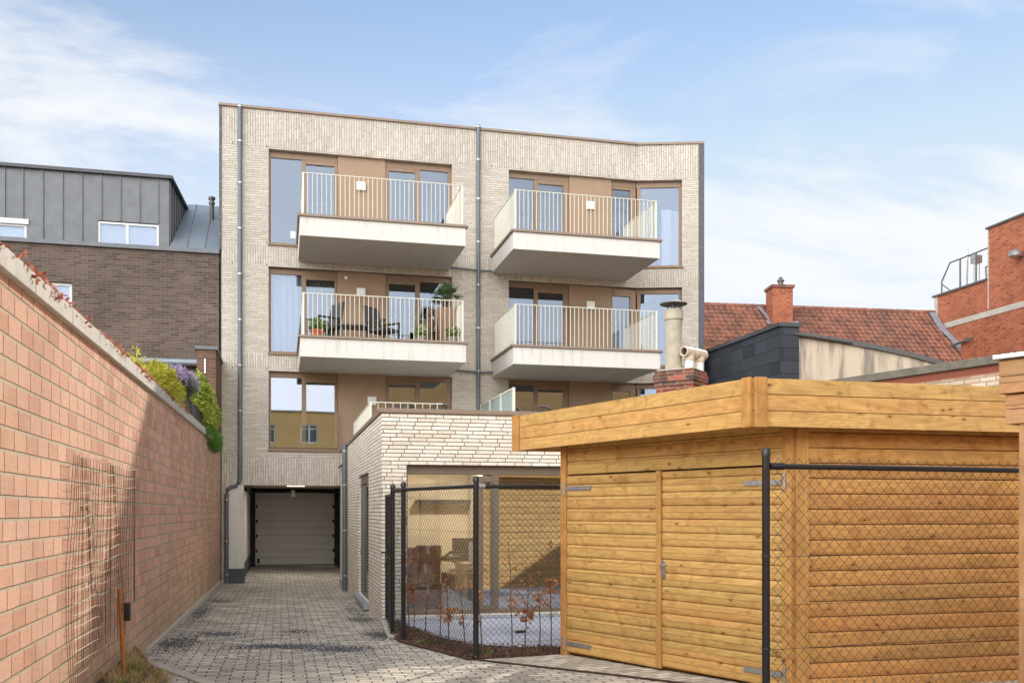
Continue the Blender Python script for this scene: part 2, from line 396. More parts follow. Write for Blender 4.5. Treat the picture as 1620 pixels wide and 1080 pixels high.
M['whiteframe'] = plain('white_frame', h2l(206, 204, 200), .45, 0, .03)
M['garage'] = plain('garage_panel', h2l(204, 202, 200), .5, 0, .05, 2.)
M['cardboard'] = plain('cardboard', h2l(150, 108, 70), .85, 0, .1, 5.)
M['interior'] = plain('plaster', h2l(206, 192, 168), .9, 0, .03)
M['floor_in'] = plain('floor_tiles', h2l(170, 158, 140), .5, 0, .05)
M['blackstuff'] = plain('black_fabric', (.02, .02, .022), .8, 0, .2)
M['concrete'] = plain('concrete', h2l(176, 170, 158), .85, 0, .14, 7., .6)
M['bluestone'] = plain('bluestone', h2l(150, 156, 162), .65, 0, .12, 9., .4)
M['zinc'] = plain('zinc', h2l(98, 100, 103), .5, .25, .08, 3.)
M['zinc_roof'] = plain('zinc_roof', h2l(130, 138, 146), .45, .3, .08, 3.)
M['lead'] = plain('lead', h2l(150, 156, 166), .5, .4, .22, 9., .6)
M['steel_dark'] = plain('dark_steel', h2l(92, 90, 88), .5, .4, .1)
M['curtain'] = plain('curtain', h2l(205, 205, 210), .9, 0, .03)
M['curtain2'] = plain('taupe_curtain', h2l(146, 134, 114), .9, 0, .05)
M['terracotta'] = plain('terracotta', h2l(176, 92, 62), .8, 0, .1)
M['stonepot'] = plain('stone_pot', h2l(150, 140, 128), .8, 0, .1)
M['tallpot'] = plain('brown_pot', h2l(132, 104, 84), .7, 0, .1)
M['statue'] = plain('carved_wood', h2l(86, 60, 44), .6, 0, .25, 25.)
M['rattan'] = plain('grey_rattan', h2l(66, 64, 66), .7, 0, .25, 40., .6)
M['bark'] = plain('bark', h2l(86, 64, 48), .9, 0, .25, 30., .5)
M['planter'] = plain('black_planter', h2l(36, 38, 42), .5, 0, .1)
M['stakewood'] = plain('stake_wood', h2l(160, 100, 44), .7, 0, .15, 14.)
M['wire_dark'] = plain('wire_dark', h2l(112, 88, 70), .7, 0, .2, 20.)
M['wire_light'] = plain('wire_light', h2l(168, 158, 132), .6, .2, .2, 20.)
M['flue'] = plain('flue', h2l(168, 158, 140), .85, 0, .2, 6., .4)
M['pvc'] = plain('beige_pvc', h2l(196, 176, 152), .5, 0, .05)
M['bed'] = plain('mulch_soil', h2l(78, 52, 38), .95, 0, .4, 35., 1.)
M['soil'] = plain('soil', h2l(96, 76, 54), .95, 0, .4, 18., 1.)
M['glass'] = glass_mat('window_glass', .045, (.78, .81, .84), rcol=(.74, .84, 1.))
M['glass_bright'] = glass_mat('window_glass_reflective', .10, (.78, .81, .84), rcol=(.86, .9, 1.))
M['glass_low'] = glass_mat('patio_glass', .07, (.92, .93, .92))
M['glass_mir'] = glass_mat('patio_glass_coated', .40, (.7, .7, .68))
M['glass_thin'] = glass_mat('clear_glass', .06, (.93, .97, .95))
M['w_left'] = wood_mat('shed_boards_front', h2l(207, 168, 102), h2l(148, 102, 50), -.37, .93, .1275, .1)
M['w_right'] = wood_mat('shed_boards_side', h2l(208, 154, 90), h2l(142, 92, 44), 1, 0, .128, .12)
M['w_rear'] = wood_mat('shed_boards_rear', h2l(230, 198, 140), h2l(176, 132, 76), 1, 0, .128, .05)  # paler copy of the boards, sunlight put into the colour for their reflection
M['w_trimv'] = wood_mat('shed_posts', h2l(196, 148, 86), h2l(150, 102, 52), .7, .7, .09, 0, .1, True, .35)
M['w_fl'] = wood_mat('fascia_boards_left', h2l(210, 167, 101), h2l(148, 100, 50), -.31, .95, .13, 2.31, .15, False, .75)
M['w_fr'] = wood_mat('fascia_boards_front', h2l(212, 170, 106), h2l(144, 98, 50), 1, 0, .13, 2.31, .15, False, .95)
M['w_dark'] = wood_mat('neighbour_boards', h2l(188, 146, 104), h2l(136, 94, 62), .37, -.93, .15, 2.2, .3, False, .1)

# tiles of the far roof
def tile_mat():
    g = G('clay_roof_tiles'); p = g.xyz()
    col = g.math('FLOOR', g.math('DIVIDE', p[0], .24)); row = g.math('FLOOR', g.math('DIVIDE', p[2], .20))
    rv = g.white(g.comb(col, row, 0.), '3D')
    cr = g.N.new('ShaderNodeValToRGB'); g.L.new(rv, cr.inputs[0]); el = cr.color_ramp.elements
    for c in range(2): el.new(.5)
    for i, c in enumerate((h2l(112, 72, 58), h2l(140, 90, 70), h2l(156, 102, 80), h2l(98, 70, 60))): el[i].position = i/3; el[i].color = c+(1,)
    big = g.rng(g.noise(g.pos, .5, 4, .6), .35, .65, 0, .55)
    c = g.mix(big, cr.outputs[0], h2l(104, 76, 64)); k = g.rng(g.noise(g.pos, 9., 4), .3, .7, .8, 1.2)
    return g.done(g.mix(1., c, g.comb(k, k, k), 'MULTIPLY'), .85)
M['tiles'] = tile_mat()

def ground_mat(name, rot, bw, bh, c1, c2, cj, dirt, joint=.012, rnd=0.):
    g = G(name); p = g.xyz(); c_, s_ = math.cos(rot), math.sin(rot)
    a = g.math('ADD', g.math('MULTIPLY', p[0], c_), g.math('MULTIPLY', p[1], s_)); b = g.math('SUBTRACT', g.math('MULTIPLY', p[1], c_), g.math('MULTIPLY', p[0], s_))
    m, rv, e = brick_layer(g, a, b, bw, bh, joint, rnd, .5)
    c = g.mix(rv, c1, c2); k = g.rng(g.noise(g.pos, 38., 5, .7), .3, .7, .78, 1.18); c = g.mix(1., c, g.comb(k, k, k), 'MULTIPLY')
    c = g.mix(m, c, cj)
    k2 = g.rng(g.noise(g.pos, .9, 5, .6), .3, .7, .82, 1.12); c = g.mix(1., c, g.comb(k2, k2, k2), 'MULTIPLY')
    if dirt:
        d = g.rng(g.noise(g.pos, 1.3, 6, .7, .4), .58, .72, 0, .6, True)
        far = g.rng(p[1], 17., 24., 0., .55); wet = g.math('MULTIPLY', g.rng(g.noise(g.comb(g.math('MULTIPLY', p[0], .6), g.math('MULTIPLY', p[1], 3.)), 1.6, 4), .45, .62, 0, 1, True), far)
        edge = g.math('MULTIPLY', g.rng(p[0], -1.42, -.95, .8, 0.), g.rng(g.noise(g.pos, 4., 4), .4, .6, .3, 1.))
        f = g.math('MAXIMUM', g.math('MAXIMUM', d, wet), edge)
        c = g.mix(g.math('MULTIPLY', f, .6), c, h2l(66, 62, 60))
    k4 = g.rng(rv, 0, 1, .90, 1.08); c = g.mix(1., c, g.comb(k4, k4, k4), 'MULTIPLY')
    if dirt:
        ms = g.math('MULTIPLY', g.math('MULTIPLY', m, g.rng(g.noise(g.pos, 1.7, 4), .5, .62, 0, .8, True)), 1.); c = g.mix(ms, c, h2l(84, 92, 52))
    g.bump(g.math('ADD', g.math('SUBTRACT', g.math('MULTIPLY', g.noise(g.pos, 60., 4), .3), m), g.math('MULTIPLY', rv, .5)), .8, .006)
    return g.done(c, .85, 0, .3)
M['paver'] = ground_mat('driveway_pavers', 0, .222, .112, h2l(168, 160, 147), h2l(206, 197, 182), h2l(58, 53, 47), True)
M['paver2'] = ground_mat('forecourt_pavers', .32, .222, .112, h2l(178, 170, 154), h2l(206, 198, 182), h2l(84, 76, 66), False)
M['patio'] = ground_mat('patio_tiles', 0, .6, .6, h2l(168, 172, 184), h2l(180, 184, 196), h2l(220, 222, 226), False, .009)
M['earth'] = plain('earth', h2l(120, 108, 90), .95, 0, .2, 2., .5)
M['slate'] = brick_mat('slate_panels', .62, .3, .012, [h2l(44, 48, 54), h2l(54, 58, 64), h2l(62, 66, 72)], h2l(26, 28, 32), rnd=.5, stain=.06, rough=.6)
def render_stained():
    g = G('stained_render'); p = g.xyz()
    st = g.noise(g.comb(g.math('MULTIPLY', p[0], 3.), g.math('MULTIPLY', p[1], 3.), g.math('MULTIPLY', p[2], .35)), 1.4, 5, .65)
    c = g.mix(g.rng(st, .42, .66, 0, .85, True), h2l(192, 176, 154), h2l(118, 110, 100))
    return g.done(c, .9)
M['stained'] = render_stained()
M['juniper'] = leaf_mat('juniper', [(.18, .20, .02), (.44, .42, .05), (.60, .52, .08)])
M['lavleaf'] = leaf_mat('lavender_leaf', [(.07, .10, .05), (.16, .20, .10)])
M['lavflower'] = leaf_mat('lavender_flower', [(.30, .18, .38), (.54, .42, .62)])
M['shrub'] = leaf_mat('shrub_leaf', [(.07, .13, .02), (.30, .38, .05), (.70, .64, .16)])
M['fern'] = leaf_mat('fern_leaf', [(.05, .14, .02), (.16, .30, .05)])
M['vine'] = leaf_mat('red_vine', [(.20, .05, .03), (.38, .12, .07), (.45, .22, .14)])
M['palm'] = leaf_mat('palm_leaf', [(.03, .06, .015), (.09, .15, .04), (.16, .22, .08)])
M['greenery'] = leaf_mat('potted_leaf', [(.04, .10, .02), (.14, .24, .05), (.28, .34, .08)])
M['blossom'] = leaf_mat('cream_blossom', [(.50, .46, .20), (.75, .72, .50)])
M['drygrass'] = leaf_mat('dry_grass', [(.36, .26, .12), (.66, .52, .28)])
M['grass'] = leaf_mat('green_grass', [(.10, .18, .03), (.36, .46, .08)])
M['beech'] = leaf_mat('dry_beech_leaf', [(.30, .11, .04), (.58, .27, .11)])
M['twig'] = plain('twig', h2l(104, 72, 52), .8, 0, .2, 20.)
M['chips'] = leaf_mat('wood_chips', [(.05, .028, .018), (.12, .065, .04), (.24, .15, .09)], .0)
M['gravel'] = leaf_mat('gravel', [(.03, .032, .038), (.09, .095, .105), (.20, .20, .21)], .0, 30.)
lm = G('lamp_glow'); lm.b.inputs['Emission Color'].default_value = (1, .85, .5, 1); lm.b.inputs['Emission Strength'].default_value = 2.2; M['lamp'] = lm.done((.9, .8, .6), .5)

# ------------------------------------------------------------ ground
def gz(u, v): return -.021*(min(v, 22.)-14) + .025*max(0., 1.43-max(u, -3.))
mb = MB()
mb.quad((-900, -900, -1.2), (900, -900, -1.2), (900, 900, -1.2), (-900, 900, -1.2))
struct(mb.build('ground', M['earth']))
def sheet(name, mat, x0, x1, y0, y1, dz, nx=8, ny=16):
    b = MB(); xs = [x0+(x1-x0)*i/nx for i in range(nx+1)]; ys = [y0+(y1-y0)*i/ny for i in range(ny+1)]
    for y in ys:
        for x in xs: b.v.append((x, y, gz(x, y)+dz))
    for j in range(ny):
        for i in range(nx): a = j*(nx+1)+i; b.face([a, a+1, a+nx+2, a+nx+1], True)
    return b.build(name, mat)
struct(sheet('yard_ground', M['earth'], -40, 40, -30, 45, -.03, 60, 60))
struct(sheet('driveway', M['paver'], -1.6, 3.6, -6, 31.5, 0, 12, 40))
# forecourt in front of the shed, a sheet 4 mm above, bounded by the dark drain line
b = MB(); P = [(1.98, 9.74), (4.9, 4.0), (9, 4.0), (9, 9.5), (3.2, 9.97)]
P = [(1.99, 9.72), (3.05, 8.3), (4.6, 6.0), (6.5, 3.5), (9, 3.5), (9, 10.0), (3.0, 9.98)]
b.v = [(x, y, gz(x, y)+.006) for x, y in P]; b.face(range(len(P))); struct(b.build('forecourt', M['paver2']))
b = MB(); pr = [(1.99, 9.72), (3.05, 8.3), (4.6, 6.0), (6.5, 3.5)]
for a, c in zip(pr[:-1], pr[1:]):
    d = Vector((c[0]-a[0], c[1]-a[1])).normalized(); n = Vector((d.y, -d.x))*.035
    b.quad((a[0]-n.x, a[1]-n.y, gz(*a)+.010), (c[0]-n.x, c[1]-n.y, gz(*c)+.010), (c[0]+n.x, c[1]+n.y, gz(*c)+.010), (a[0]+n.x, a[1]+n.y, gz(*a)+.010))
struct(b.build('drain_joint', M['bed']))
b = MB(); P = [(6.6, 13.75), (1.66, 13.75), (1.72, 12.6), (1.85, 11.5), (2.13, 10.57), (2.58, 10.24), (3.05, 10.14), (6.6, 10.14)]
b.v = [(x, y, gz(x, y)+.05) for x, y in P]; b.face(range(len(P))); struct(b.build('patio', M['patio']))
# mulch bed hugging the fence
b = MB(); inner = [(1.62, 13.6), (1.72, 12.6), (1.85, 11.5), (2.15, 10.55), (2.6, 10.22), (3.05, 10.12)]
outer = [(1.44, 13.4), (1.36, 12.3), (1.38, 11.55), (1.9, 9.72), (2.4, 9.80), (3.02, 9.93)]
for k in range(len(inner)-1):
    a, c, e, f = outer[k], outer[k+1], inner[k+1], inner[k]
    b.quad(*[(p[0], p[1], gz(*p)+z) for p, z in ((a, .012), (c, .012), (e, .062), (f, .062))])
struct(b.build('planting_bed', M['bed']))
b = MB()
for i in range(4200):
    k = R.randrange(len(inner)-1); t = R.random(); q = R.random()
    o_ = Vector(outer[k]).lerp(Vector(outer[k+1]), t); i_ = Vector(inner[k]).lerp(Vector(inner[k+1]), t); p = o_.lerp(i_, q)
    b.leaf((p.x, p.y, gz(p.x, p.y)+.015+.05*q+R.uniform(0, .02)), R.uniform(.015, .04), R.uniform(.008, .02))
tag(b.build('bark_mulch', M['chips']), 'dark brown bark mulch spread along the foot of the chain link fence', 'mulch', kind='stuff')
# gravel lying loose on the paving
b = MB()
def grit(cx, cy, rx, ry, n, sz=.011):
    for i in range(n):
        x = R.gauss(cx, rx*.5); y = R.gauss(cy, ry*.5)
        if x < -1.40 or (x > 1.42 and y > 11.4): continue
        s_ = R.uniform(.5, 1.2)*sz; z = gz(x, y)+s_*.4
        i0 = len(b.v); v4 = [(x+R.uniform(-1, 1)*s_, y+R.uniform(-1, 1)*s_, z-s_*.4) for _ in range(3)]+[(x, y, z+s_*.6)]
        b.v += v4; b.face([i0, i0+1, i0+3]); b.face([i0+1, i0+2, i0+3]); b.face([i0+2, i0, i0+3])
for c in [(-1.15, 11.6, .3, .8, 1500), (-.75, 12.6, .4, .35, 900), (.0, 11.2, .55, .25, 1800), (.65, 10.9, .4, .35, 1500), (1.25, 12.4, .22, .6, 1500), (1.15, 14.6, .25, .5, 800),
          (.2, 12.9, .25, .3, 350), (-1.25, 16.0, .16, 1.8, 1200), (-1.1, 18.5, .3, .5, 600), (1.2, 16.2, .15, 1.5, 400), (.2, 11, 1.4, 2., 1800), (-.4, 15, .9, 2.5, 500)]: grit(*c)
tag(b.build('loose_gravel', M['gravel']), 'dark grey gravel swept into loose patches over the paved driveway', 'gravel', kind='stuff')
# kerb of light pavers closing the drive on the left and soil beyond it
b = MB(); kA, kB = Vector((-1.40, 10.22)), Vector((-.05, 7.3)); dk = (kB-kA).normalized(); ln = (kB-kA).length; k = 0.
while k < ln:
    a = kA+dk*k; c = kA+dk*(k+.20); zz_ = gz(a.x, a.y); b.obox(a, c, -.055, .055, zz_-.1, zz_+.018+R.uniform(0, .004)); k += .212
struct(b.build('kerb_pavers', M['concrete'], bevel=.004))
b = MB(); a2 = kA+dk*-.05; c2 = kB; b.obox((a2.x-.0, a2.y), c2, .075, .125, -.2, .115); struct(b.build('kerb', M['concrete'], bevel=.006))
b = MB(); nx, ny = 14, 24
def soilz(x, y): return .07 + .22*max(0, min(1, (-.75-x)/.6)) + .03*math.sin(x*9)*math.cos(y*7)
for j in range(ny+1):
    for i in range(nx+1):
        y = 2+(10.2-2)*j/ny; xr = -.05-1.36*max(0, (y-7.3))/2.95 - .12; xr = max(xr, -1.42); x = -1.43+(xr+1.43)*i/nx
        b.v.append((x, y, soilz(x, y)))
for j in range(ny):
    for i in range(nx): a = j*(nx+1)+i; b.face([a, a+1, a+nx+2, a+nx+1], True)
struct(b.build('soil_bank', M['soil']))

# ------------------------------------------------------------ long block wall on the left
WU = -1.42
wt = lambda v: 3.0+.0145*(v-5.4)
TW = thing('garden_wall', 'long high wall of salmon clay blocks with grey concrete coping', 'wall', (-1.57, 12, 0))
b = MB(); b.prism([(WU-.30, -4), (WU, -4), (WU, 23.97), (WU-.30, 23.97)], -.6, [wt(-4)-.12, wt(-4)-.12, wt(23.97)-.12, wt(23.97)-.12]); b.build('block_wall', M['block'], TW)
b = MB(); v = -4.
while v < 21.9:
    e = min(v+.985, 21.94); b.prism([(WU-.34, v), (WU+.045, v), (WU+.045, e), (WU-.34, e)], [wt(v)-.119]*2+[wt(e)-.119]*2, [wt(v)+.0]*2+[wt(e)+.0]*2); v += 1.0
b.build('coping', plain('pale_coping', h2l(196, 192, 182), .85, 0, .12, 5., .5), TW, bevel=.006)
b = MB(); v = 10.4
b.prism([(WU, 10.9), (WU+.05, 10.9), (WU+.05, 23.6), (WU, 23.6)], -.5, [gz(WU, 10.9)+.03]*2+[gz(WU, 23.6)+.08]*2); b.build('foot', M['concrete'], TW)
PI = thing('brick_pier', 'short brown brick pier with grey cap on the far end of the block wall', 'wall', (-1.6, 22.9, 3.2))
b = MB(); b.box(-1.80, WU+.02, 21.95, 23.96, 3.255, 5.18); b.build('brickwork', brick_mat('pier_brick', .215, .066, .011, [h2l(92, 68, 56), h2l(114, 84, 68), h2l(104, 78, 64)], h2l(120, 104, 90), rnd=0.), PI)
b = MB(); b.box(-1.84, WU+.06, 21.91, 23.97, 5.182, 5.26); b.build('cap', M['zinc'], PI, bevel=.005)
b = MB(); b.box(-1.645, -1.61, 21.92, 21.949, 4.66, 4.98); b.build('wall_light', M['galv'], PI)

# creeper on the coping
b = MB()
for i in range(2600):
    v = R.uniform(4.6, 15.5) if R.random() < .75 else R.gauss(R.choice([5.6, 6.3, 9.0, 10.6]), .25)
    dens = .5+.5*math.sin(v*3.1)+.3*math.sin(v*7.7)
    if R.random() > dens*.7+.25: continue
    x = WU+.045-abs(R.gauss(0, .10)); z = wt(v)+abs(R.gauss(0, .022))
    if R.random() < .16: x = WU+.052; z = wt(v)-R.uniform(0, .06)
    b.leaf((x, v, z), R.uniform(.02, .05), R.uniform(.014, .034), (R.gauss(0, 1), R.gauss(0, 1), R.uniform(-.3, 1)))
b.build('x', M['vine']); o = bpy.data.objects['x']; o.name = 'creeper'; tag(o, 'red autumn creeper trailing along the coping of the long block wall', 'creeper'); recentre(o, (WU, 10, 3.07))

# wire netting hanging on the wall
NT = thing('wire_netting', 'sagging rusty wire netting hung on the long block wall', 'netting', (WU+.03, 8.3, .75))
def netbot(v): return .42+.30*max(0, (v-7.0))/2.6 + .10*math.sin((v-7)*2.2)
def netx(v, z): return WU+.035+.02*math.sin(v*5+z*2)+.03*max(0, 1.2-z)
b = MB(); v = 6.98
while v < 9.64:
    zb = netbot(v)+R.uniform(-.03, .03); zt = 2.03+R.uniform(-.01, .01); dv = R.uniform(-.04, .04) - .10*(1 if v < 7.4 else 0)
    b.tube([(netx(v+dv*t, zt+(zb-zt)*t), v+dv*math.sin(t*2.5), zt+(zb-zt)*t) for t in (0, .25, .5, .75, 1)], .0019, 4, False); v += R.uniform(.055, .10)
for v0 in (8.3, 9.58, 9.63):
    for q in range(3): b.tube([(netx(v0, 2)+.015, v0+R.uniform(-.02, .02), 2.03-1.25*t) for t in (0, .3, .6, 1)], .0024, 5)
for q in range(8):
    v0 = R.uniform(6.9, 8.3); z0 = R.uniform(.7, 1.9); b.tube([(netx(v0, z0)+.01, v0+.3*t, z0+.07*math.sin(t*9+q)+R.uniform(-.02, .02)) for t in (0, .2, .4, .6, .8, 1)], .0018, 4, False)
b.build('upright_wires', M['wire_dark'], NT)
b = MB(); z = 2.02
while z > .5:
    vs = [6.98+2.66*t/14 for t in range(15) if z > netbot(6.98+2.66*t/14)-.02]
    if len(vs) > 2: b.tube([(netx(v, z)+.022, v, z+.012*math.sin(v*6)-.06*math.exp(-((v-8.2)/.6)**2)*(2.05-z)*.5) for v in vs], .0023, 4, False)
    z -= .083
b.build('cross_wires', M['wire_light'], NT)

# stake with solar lamp in the grass
ST = thing('garden_stake', 'thin wooden stake leaning in dry grass by the long block wall', 'stake', (-1.26, 8.55, .2))
b = MB(); b.tube([(-1.24, 8.30, .15), (-1.33, 8.62, .98)], .017, 4); b.build('post', M['stakewood'], ST)
b = MB(); b.box(-1.285, -1.235, 8.53, 8.61, .72, .87); b.build('lamp_box', M['black'], ST, bevel=.006)

# grass at the foot of the wall
def tuft(b, cx, cy, cz, n, h, spread, wd=.006):
    for i in range(n):
        a = R.uniform(0, 6.283); r = R.uniform(0, spread); l = R.uniform(.4, 1)*h; x, y = cx+math.cos(a)*r*.4, cy+math.sin(a)*r*.4
        dx, dy = math.cos(a)*r*1.3, math.sin(a)*r*1.3; px = Vector((-math.sin(a), math.cos(a), 0))*wd*R.uniform(.5, 1)
        p = [Vector((x+dx*t, y+dy*t, cz+l*(t*1.5-.6*t*t))) for t in (0, .5, 1)]
        b.quad(p[0]-px, p[0]+px, p[1]+px*.8, p[1]-px*.8); b.quad(p[1]-px*.8, p[1]+px*.8, p[2])
b = MB()
for i in range(130):
    y = R.uniform(6.3, 10.6); x = R.uniform(-1.38, -.95) if y > 8 else R.uniform(-1.3, -.5)
    if x > -1.50+(10.1-y)*.40: continue
    tuft(b, x, y, soilz(x, y)-.01, 24, R.uniform(.07, .17), .11, .004)
tag(b.build('dry_grass', M['drygrass']), 'dry straw-coloured grass at the foot of the long block wall', 'grass', kind='stuff')
b = MB()
for i in range(34):
    y = R.uniform(6.3, 10.3); x = R.uniform(-1.3, -.85)
    if x > -1.46+(10.0-y)*.42: continue
    tuft(b, x, y, soilz(x, y)-.01, 18, R.uniform(.06, .14), .09, .006)
tag(b.build('green_grass', M['grass']), 'fresh green weeds sprouting among dry grass beside the kerb', 'grass', kind='stuff')
# ------------------------------------------------------------ plants standing on the long wall
def foliage(b, c, r, n, l, wd, up=0., shell=.5):
    for i in range(n):
        d = Vector((R.gauss(0, 1), R.gauss(0, 1), R.gauss(0, 1))).normalized(); q = R.uniform(shell, 1)**.7
        lump = 1+.22*math.sin(d.x*5+c[0])*math.cos(d.z*6+c[2])
        p = (c[0]+d.x*r[0]*q*lump, c[1]+d.y*r[1]*q*lump, c[2]+d.z*r[2]*q*lump)
        b.leaf(p, l*R.uniform(.6, 1.3), wd, (d.x+R.gauss(0, .5), d.y+R.gauss(0, .5), d.z+up+R.gauss(0, .5)))
b = MB()
foliage(b, (-1.55, 13.1, 3.30), (.20, .55, .22), 2600, .075, .02, .5); foliage(b, (-1.52, 12.3, 3.22), (.14, .35, .13), 900, .07, .02, .5); foliage(b, (-1.5, 13.8, 3.24), (.18, .4, .18), 1000, .07, .02, .3)
for k in range(10):
    a = (-1.55, R.uniform(10.6, 11.9), 3.10); c = (a[0]+R.uniform(0, .1), a[1]+R.uniform(-.3, .3), a[2]+R.uniform(.15, .36))
    for t in range(26):
        q = t/26; b.leaf(tuple(a[i]+(c[i]-a[i])*q for i in range(3)), .05, .018)
J = thing('juniper_bush', 'yellow-green feathery juniper bush spilling over the top of the block wall', 'shrub', (-1.57, 13.1, 3.1)); b.build('foliage', M['juniper'], J)
b = MB(); b.tube([(-1.57, 13.1, 3.1), (-1.55, 13.1, 3.35)], [.03, .012], 6); b.tube([(-1.57, 13.1, 3.15), (-1.5, 13.8, 3.26)], [.02, .008], 6); b.tube([(-1.57, 13.1, 3.15), (-1.5, 12.4, 3.2)], [.02, .008], 6); b.build('stem', M['bark'], J)

def planter_box(v0, v1, label):
    z0 = wt((v0+v1)/2)+.005; t = thing('planter_box', label, 'planter', (-1.55, (v0+v1)/2, z0), 'black planters on the block wall')
    b = MB(); x0, x1, h = -1.66, -1.42, .24
    b.prism([(x0, v0), (x1, v0), (x1, v1), (x0, v1)], z0, z0+.03)
    for q in ((x0, x0+.02, v0, v1), (x1-.02, x1, v0, v1), (x0+.02, x1-.02, v0, v0+.02), (x0+.02, x1-.02, v1-.02, v1)): b.box(*q, z0+.03, z0+h)
    b.build('box', M['planter'], t, bevel=.004)
    b = MB(); b.box(x0-.008, x1+.008, v0-.008, v0+.012, z0+h, z0+h+.02); b.box(x0-.008, x1+.008, v1-.012, v1+.008, z0+h, z0+h+.02); b.box(x0-.008, x0+.012, v0+.012, v1-.012, z0+h, z0+h+.02); b.box(x1-.012, x1+.008, v0+.012, v1-.012, z0+h, z0+h+.02); b.build('rim', M['planter'], t)
    b = MB(); b.box(x0+.021, x1-.021, v0+.021, v1-.021, z0+.1, z0+h-.03); b.build('soil', M['soil'], t)
    return z0+h
zt1 = planter_box(15.0, 16.4, 'black planter box holding the purple lavender on the block wall')
zt2 = planter_box(17.0, 18.6, 'black planter box holding the yellow-leaved shrub on the block wall')
LV = thing('lavender', 'lavender with purple flower spikes growing on top of the block wall', 'plant', (-1.54, 15.6, zt1-.05))
b = MB(); bf = MB()
for i in range(620):
    a = R.uniform(0, 6.283); r = R.uniform(0, 1); base = Vector((-1.54+.05*math.cos(a)*r, 15.6+.4*math.sin(a)*r, zt1-.06)); tip = base+Vector((math.cos(a)*.26*r, math.sin(a)*.62*r, R.uniform(.30, .56)*(1-.35*r)))
    b.tube([base, base.lerp(tip, .5)+Vector((0, 0, .03)), tip], .0035, 3, False)
    for q in range(3): b.leaf(base.lerp(tip, R.uniform(.1, .75)), .05, .012, tip-base)
    for q in range(6): bf.leaf(tip+Vector((R.uniform(-.01, .01), R.uniform(-.01, .01), q*.014-.03)), .022, .018)
b.build('stems', M['lavleaf'], LV); bf.build('flowers', M['lavflower'], LV)
b = MB()
for c, r, n in [((-1.50, 18.5, 3.72), (.24, .55, .34), 2600), ((-1.46, 19.6, 3.62), (.24, .5, .34), 2000), ((-1.52, 18.9, 4.02), (.16, .34, .22), 1200), ((-1.40, 20.3, 3.55), (.20, .4, .25), 1000), ((-1.38, 18.6, 3.45), (.14, .4, .2), 700), ((-1.44, 19.9, 3.95), (.13, .3, .2), 600)]: foliage(b, c, r, n, .055, .034, .2, .35)
S = thing('variegated_shrub', 'yellow and green leafy shrub on the block wall next to the brick pier', 'shrub', (-1.5, 18.9, zt2-.05)); b.build('foliage', M['shrub'], S)
b = MB()
for k in range(9): b.tube([(-1.53, 18.5+.03*k, zt2-.06), (-1.5+R.uniform(-.1, .1), 18.6+R.uniform(-.3, 1.2), 3.8), (-1.48, 18.6+R.uniform(-.4, 1.4), 4.0)], [.012, .008, .004], 5)
b.build('stem', M['bark'], S)
b = MB()
for c, r, n in [((-1.36, 20.0, 3.12), (.12, .6, .22), 1400), ((-1.36, 21.2, 3.10), (.12, .6, .2), 1300), ((-1.36, 19.0, 3.22), (.08, .5, .12), 600)]: foliage(b, c, r, n, .08, .012, -.3, .3)
o = b.build('trailing_fern', M['fern']); tag(o, 'bright green trailing plant hanging over the coping below the yellow-leaved shrub', 'plant'); recentre(o, (-1.42, 20.4, 3.2))
b = MB(); b.lathe((-1.78, 18.3, 3.1), [(.10, 0), (.10, .86), (.07, .93), (.035, 1.0), (.03, 1.16), (.012, 1.2)], 14)
o = b.build('garden_lantern', M['stonepot']); tag(o, 'pale pointed stone garden ornament behind the lavender on the wall', 'ornament'); recentre(o, (-1.78, 18.3, 3.1))

# ------------------------------------------------------------ neighbour on the left: dark brick house with zinc attic
NH = thing('brown_brick_house', 'dark brown brick house with grey zinc attic left of the pale flats', 'house', (-5.5, 27, 0))
b = MB(); wall_holes(b, (-12, 24.02), (-1.462, 24.02), -.5, 7.82, [(12-5.30, 12-4.74, 5.7, 6.96), (12-3.6, 12-1.85, 3.2, 4.9)], .3); b.build('wall', M['dark_brick'], NH)
b = MB(); b.box(-12, -1.475, 24.32, 30, -.5, 7.8); b.build('rear_body', M['dark_brick'], NH)
b = MB(); b.box(-12, -1.46, 23.95, 24.5, 7.822, 7.92); b.build('parapet_coping', M['zinc'], NH, bevel=.006)
def simple_window(T, u0, u1, v, z0, z1, mats, posts=(), glass='glass', fw=.07, name='window'):
    f = MB(); f.box(u0, u1, v, v+.07, z0, z0+fw); f.box(u0, u1, v, v+.07, z1-fw, z1); f.box(u0, u0+fw, v, v+.07, z0+fw, z1-fw); f.box(u1-fw, u1, v, v+.07, z0+fw, z1-fw)
    for p in posts: f.box(p-fw*.6, p+fw*.6, v+.002, v+.068, z0+fw, z1-fw)
    o = f.build(name, M[mats], T, bevel=.004)
    ed = [u0+fw]+[p for p in posts]+[u1-fw]
    for a, c in zip(ed[:-1], ed[1:]):
        g_ = MB(); a_ = a if a == u0+fw else a+fw*.6; c_ = c if c == u1-fw else c-fw*.6
        g_.box(a_, c_, v+.03, v+.04, z0+fw, z1-fw); g_.build('pane', M[glass], o)
    return o
simple_window(NH, -5.30, -4.74, 24.1, 5.7, 6.96, 'whiteframe')
b = MB(); b.box(-5.22, -4.82, 24.2, 24.22, 5.75, 6.9); b.build('blind', M['curtain'], NH)
b = MB(); b.box(-3.6, -1.86, 24.25, 24.3, 3.2, 4.9); b.build('dark_opening', M['blackstuff'], NH)
b = MB(); b.tube([(-3.75, 23.86, 5.17), (-1.83, 23.86, 5.17)], .085, 12); b.box(-3.75, -1.83, 23.9, 24.02, 5.12, 5.22); b.tube([(-2.6, 23.86, 5.12), (-1.9, 22.9, 4.75)], .02, 6); b.build('awning', M['zinc_roof'], NH)
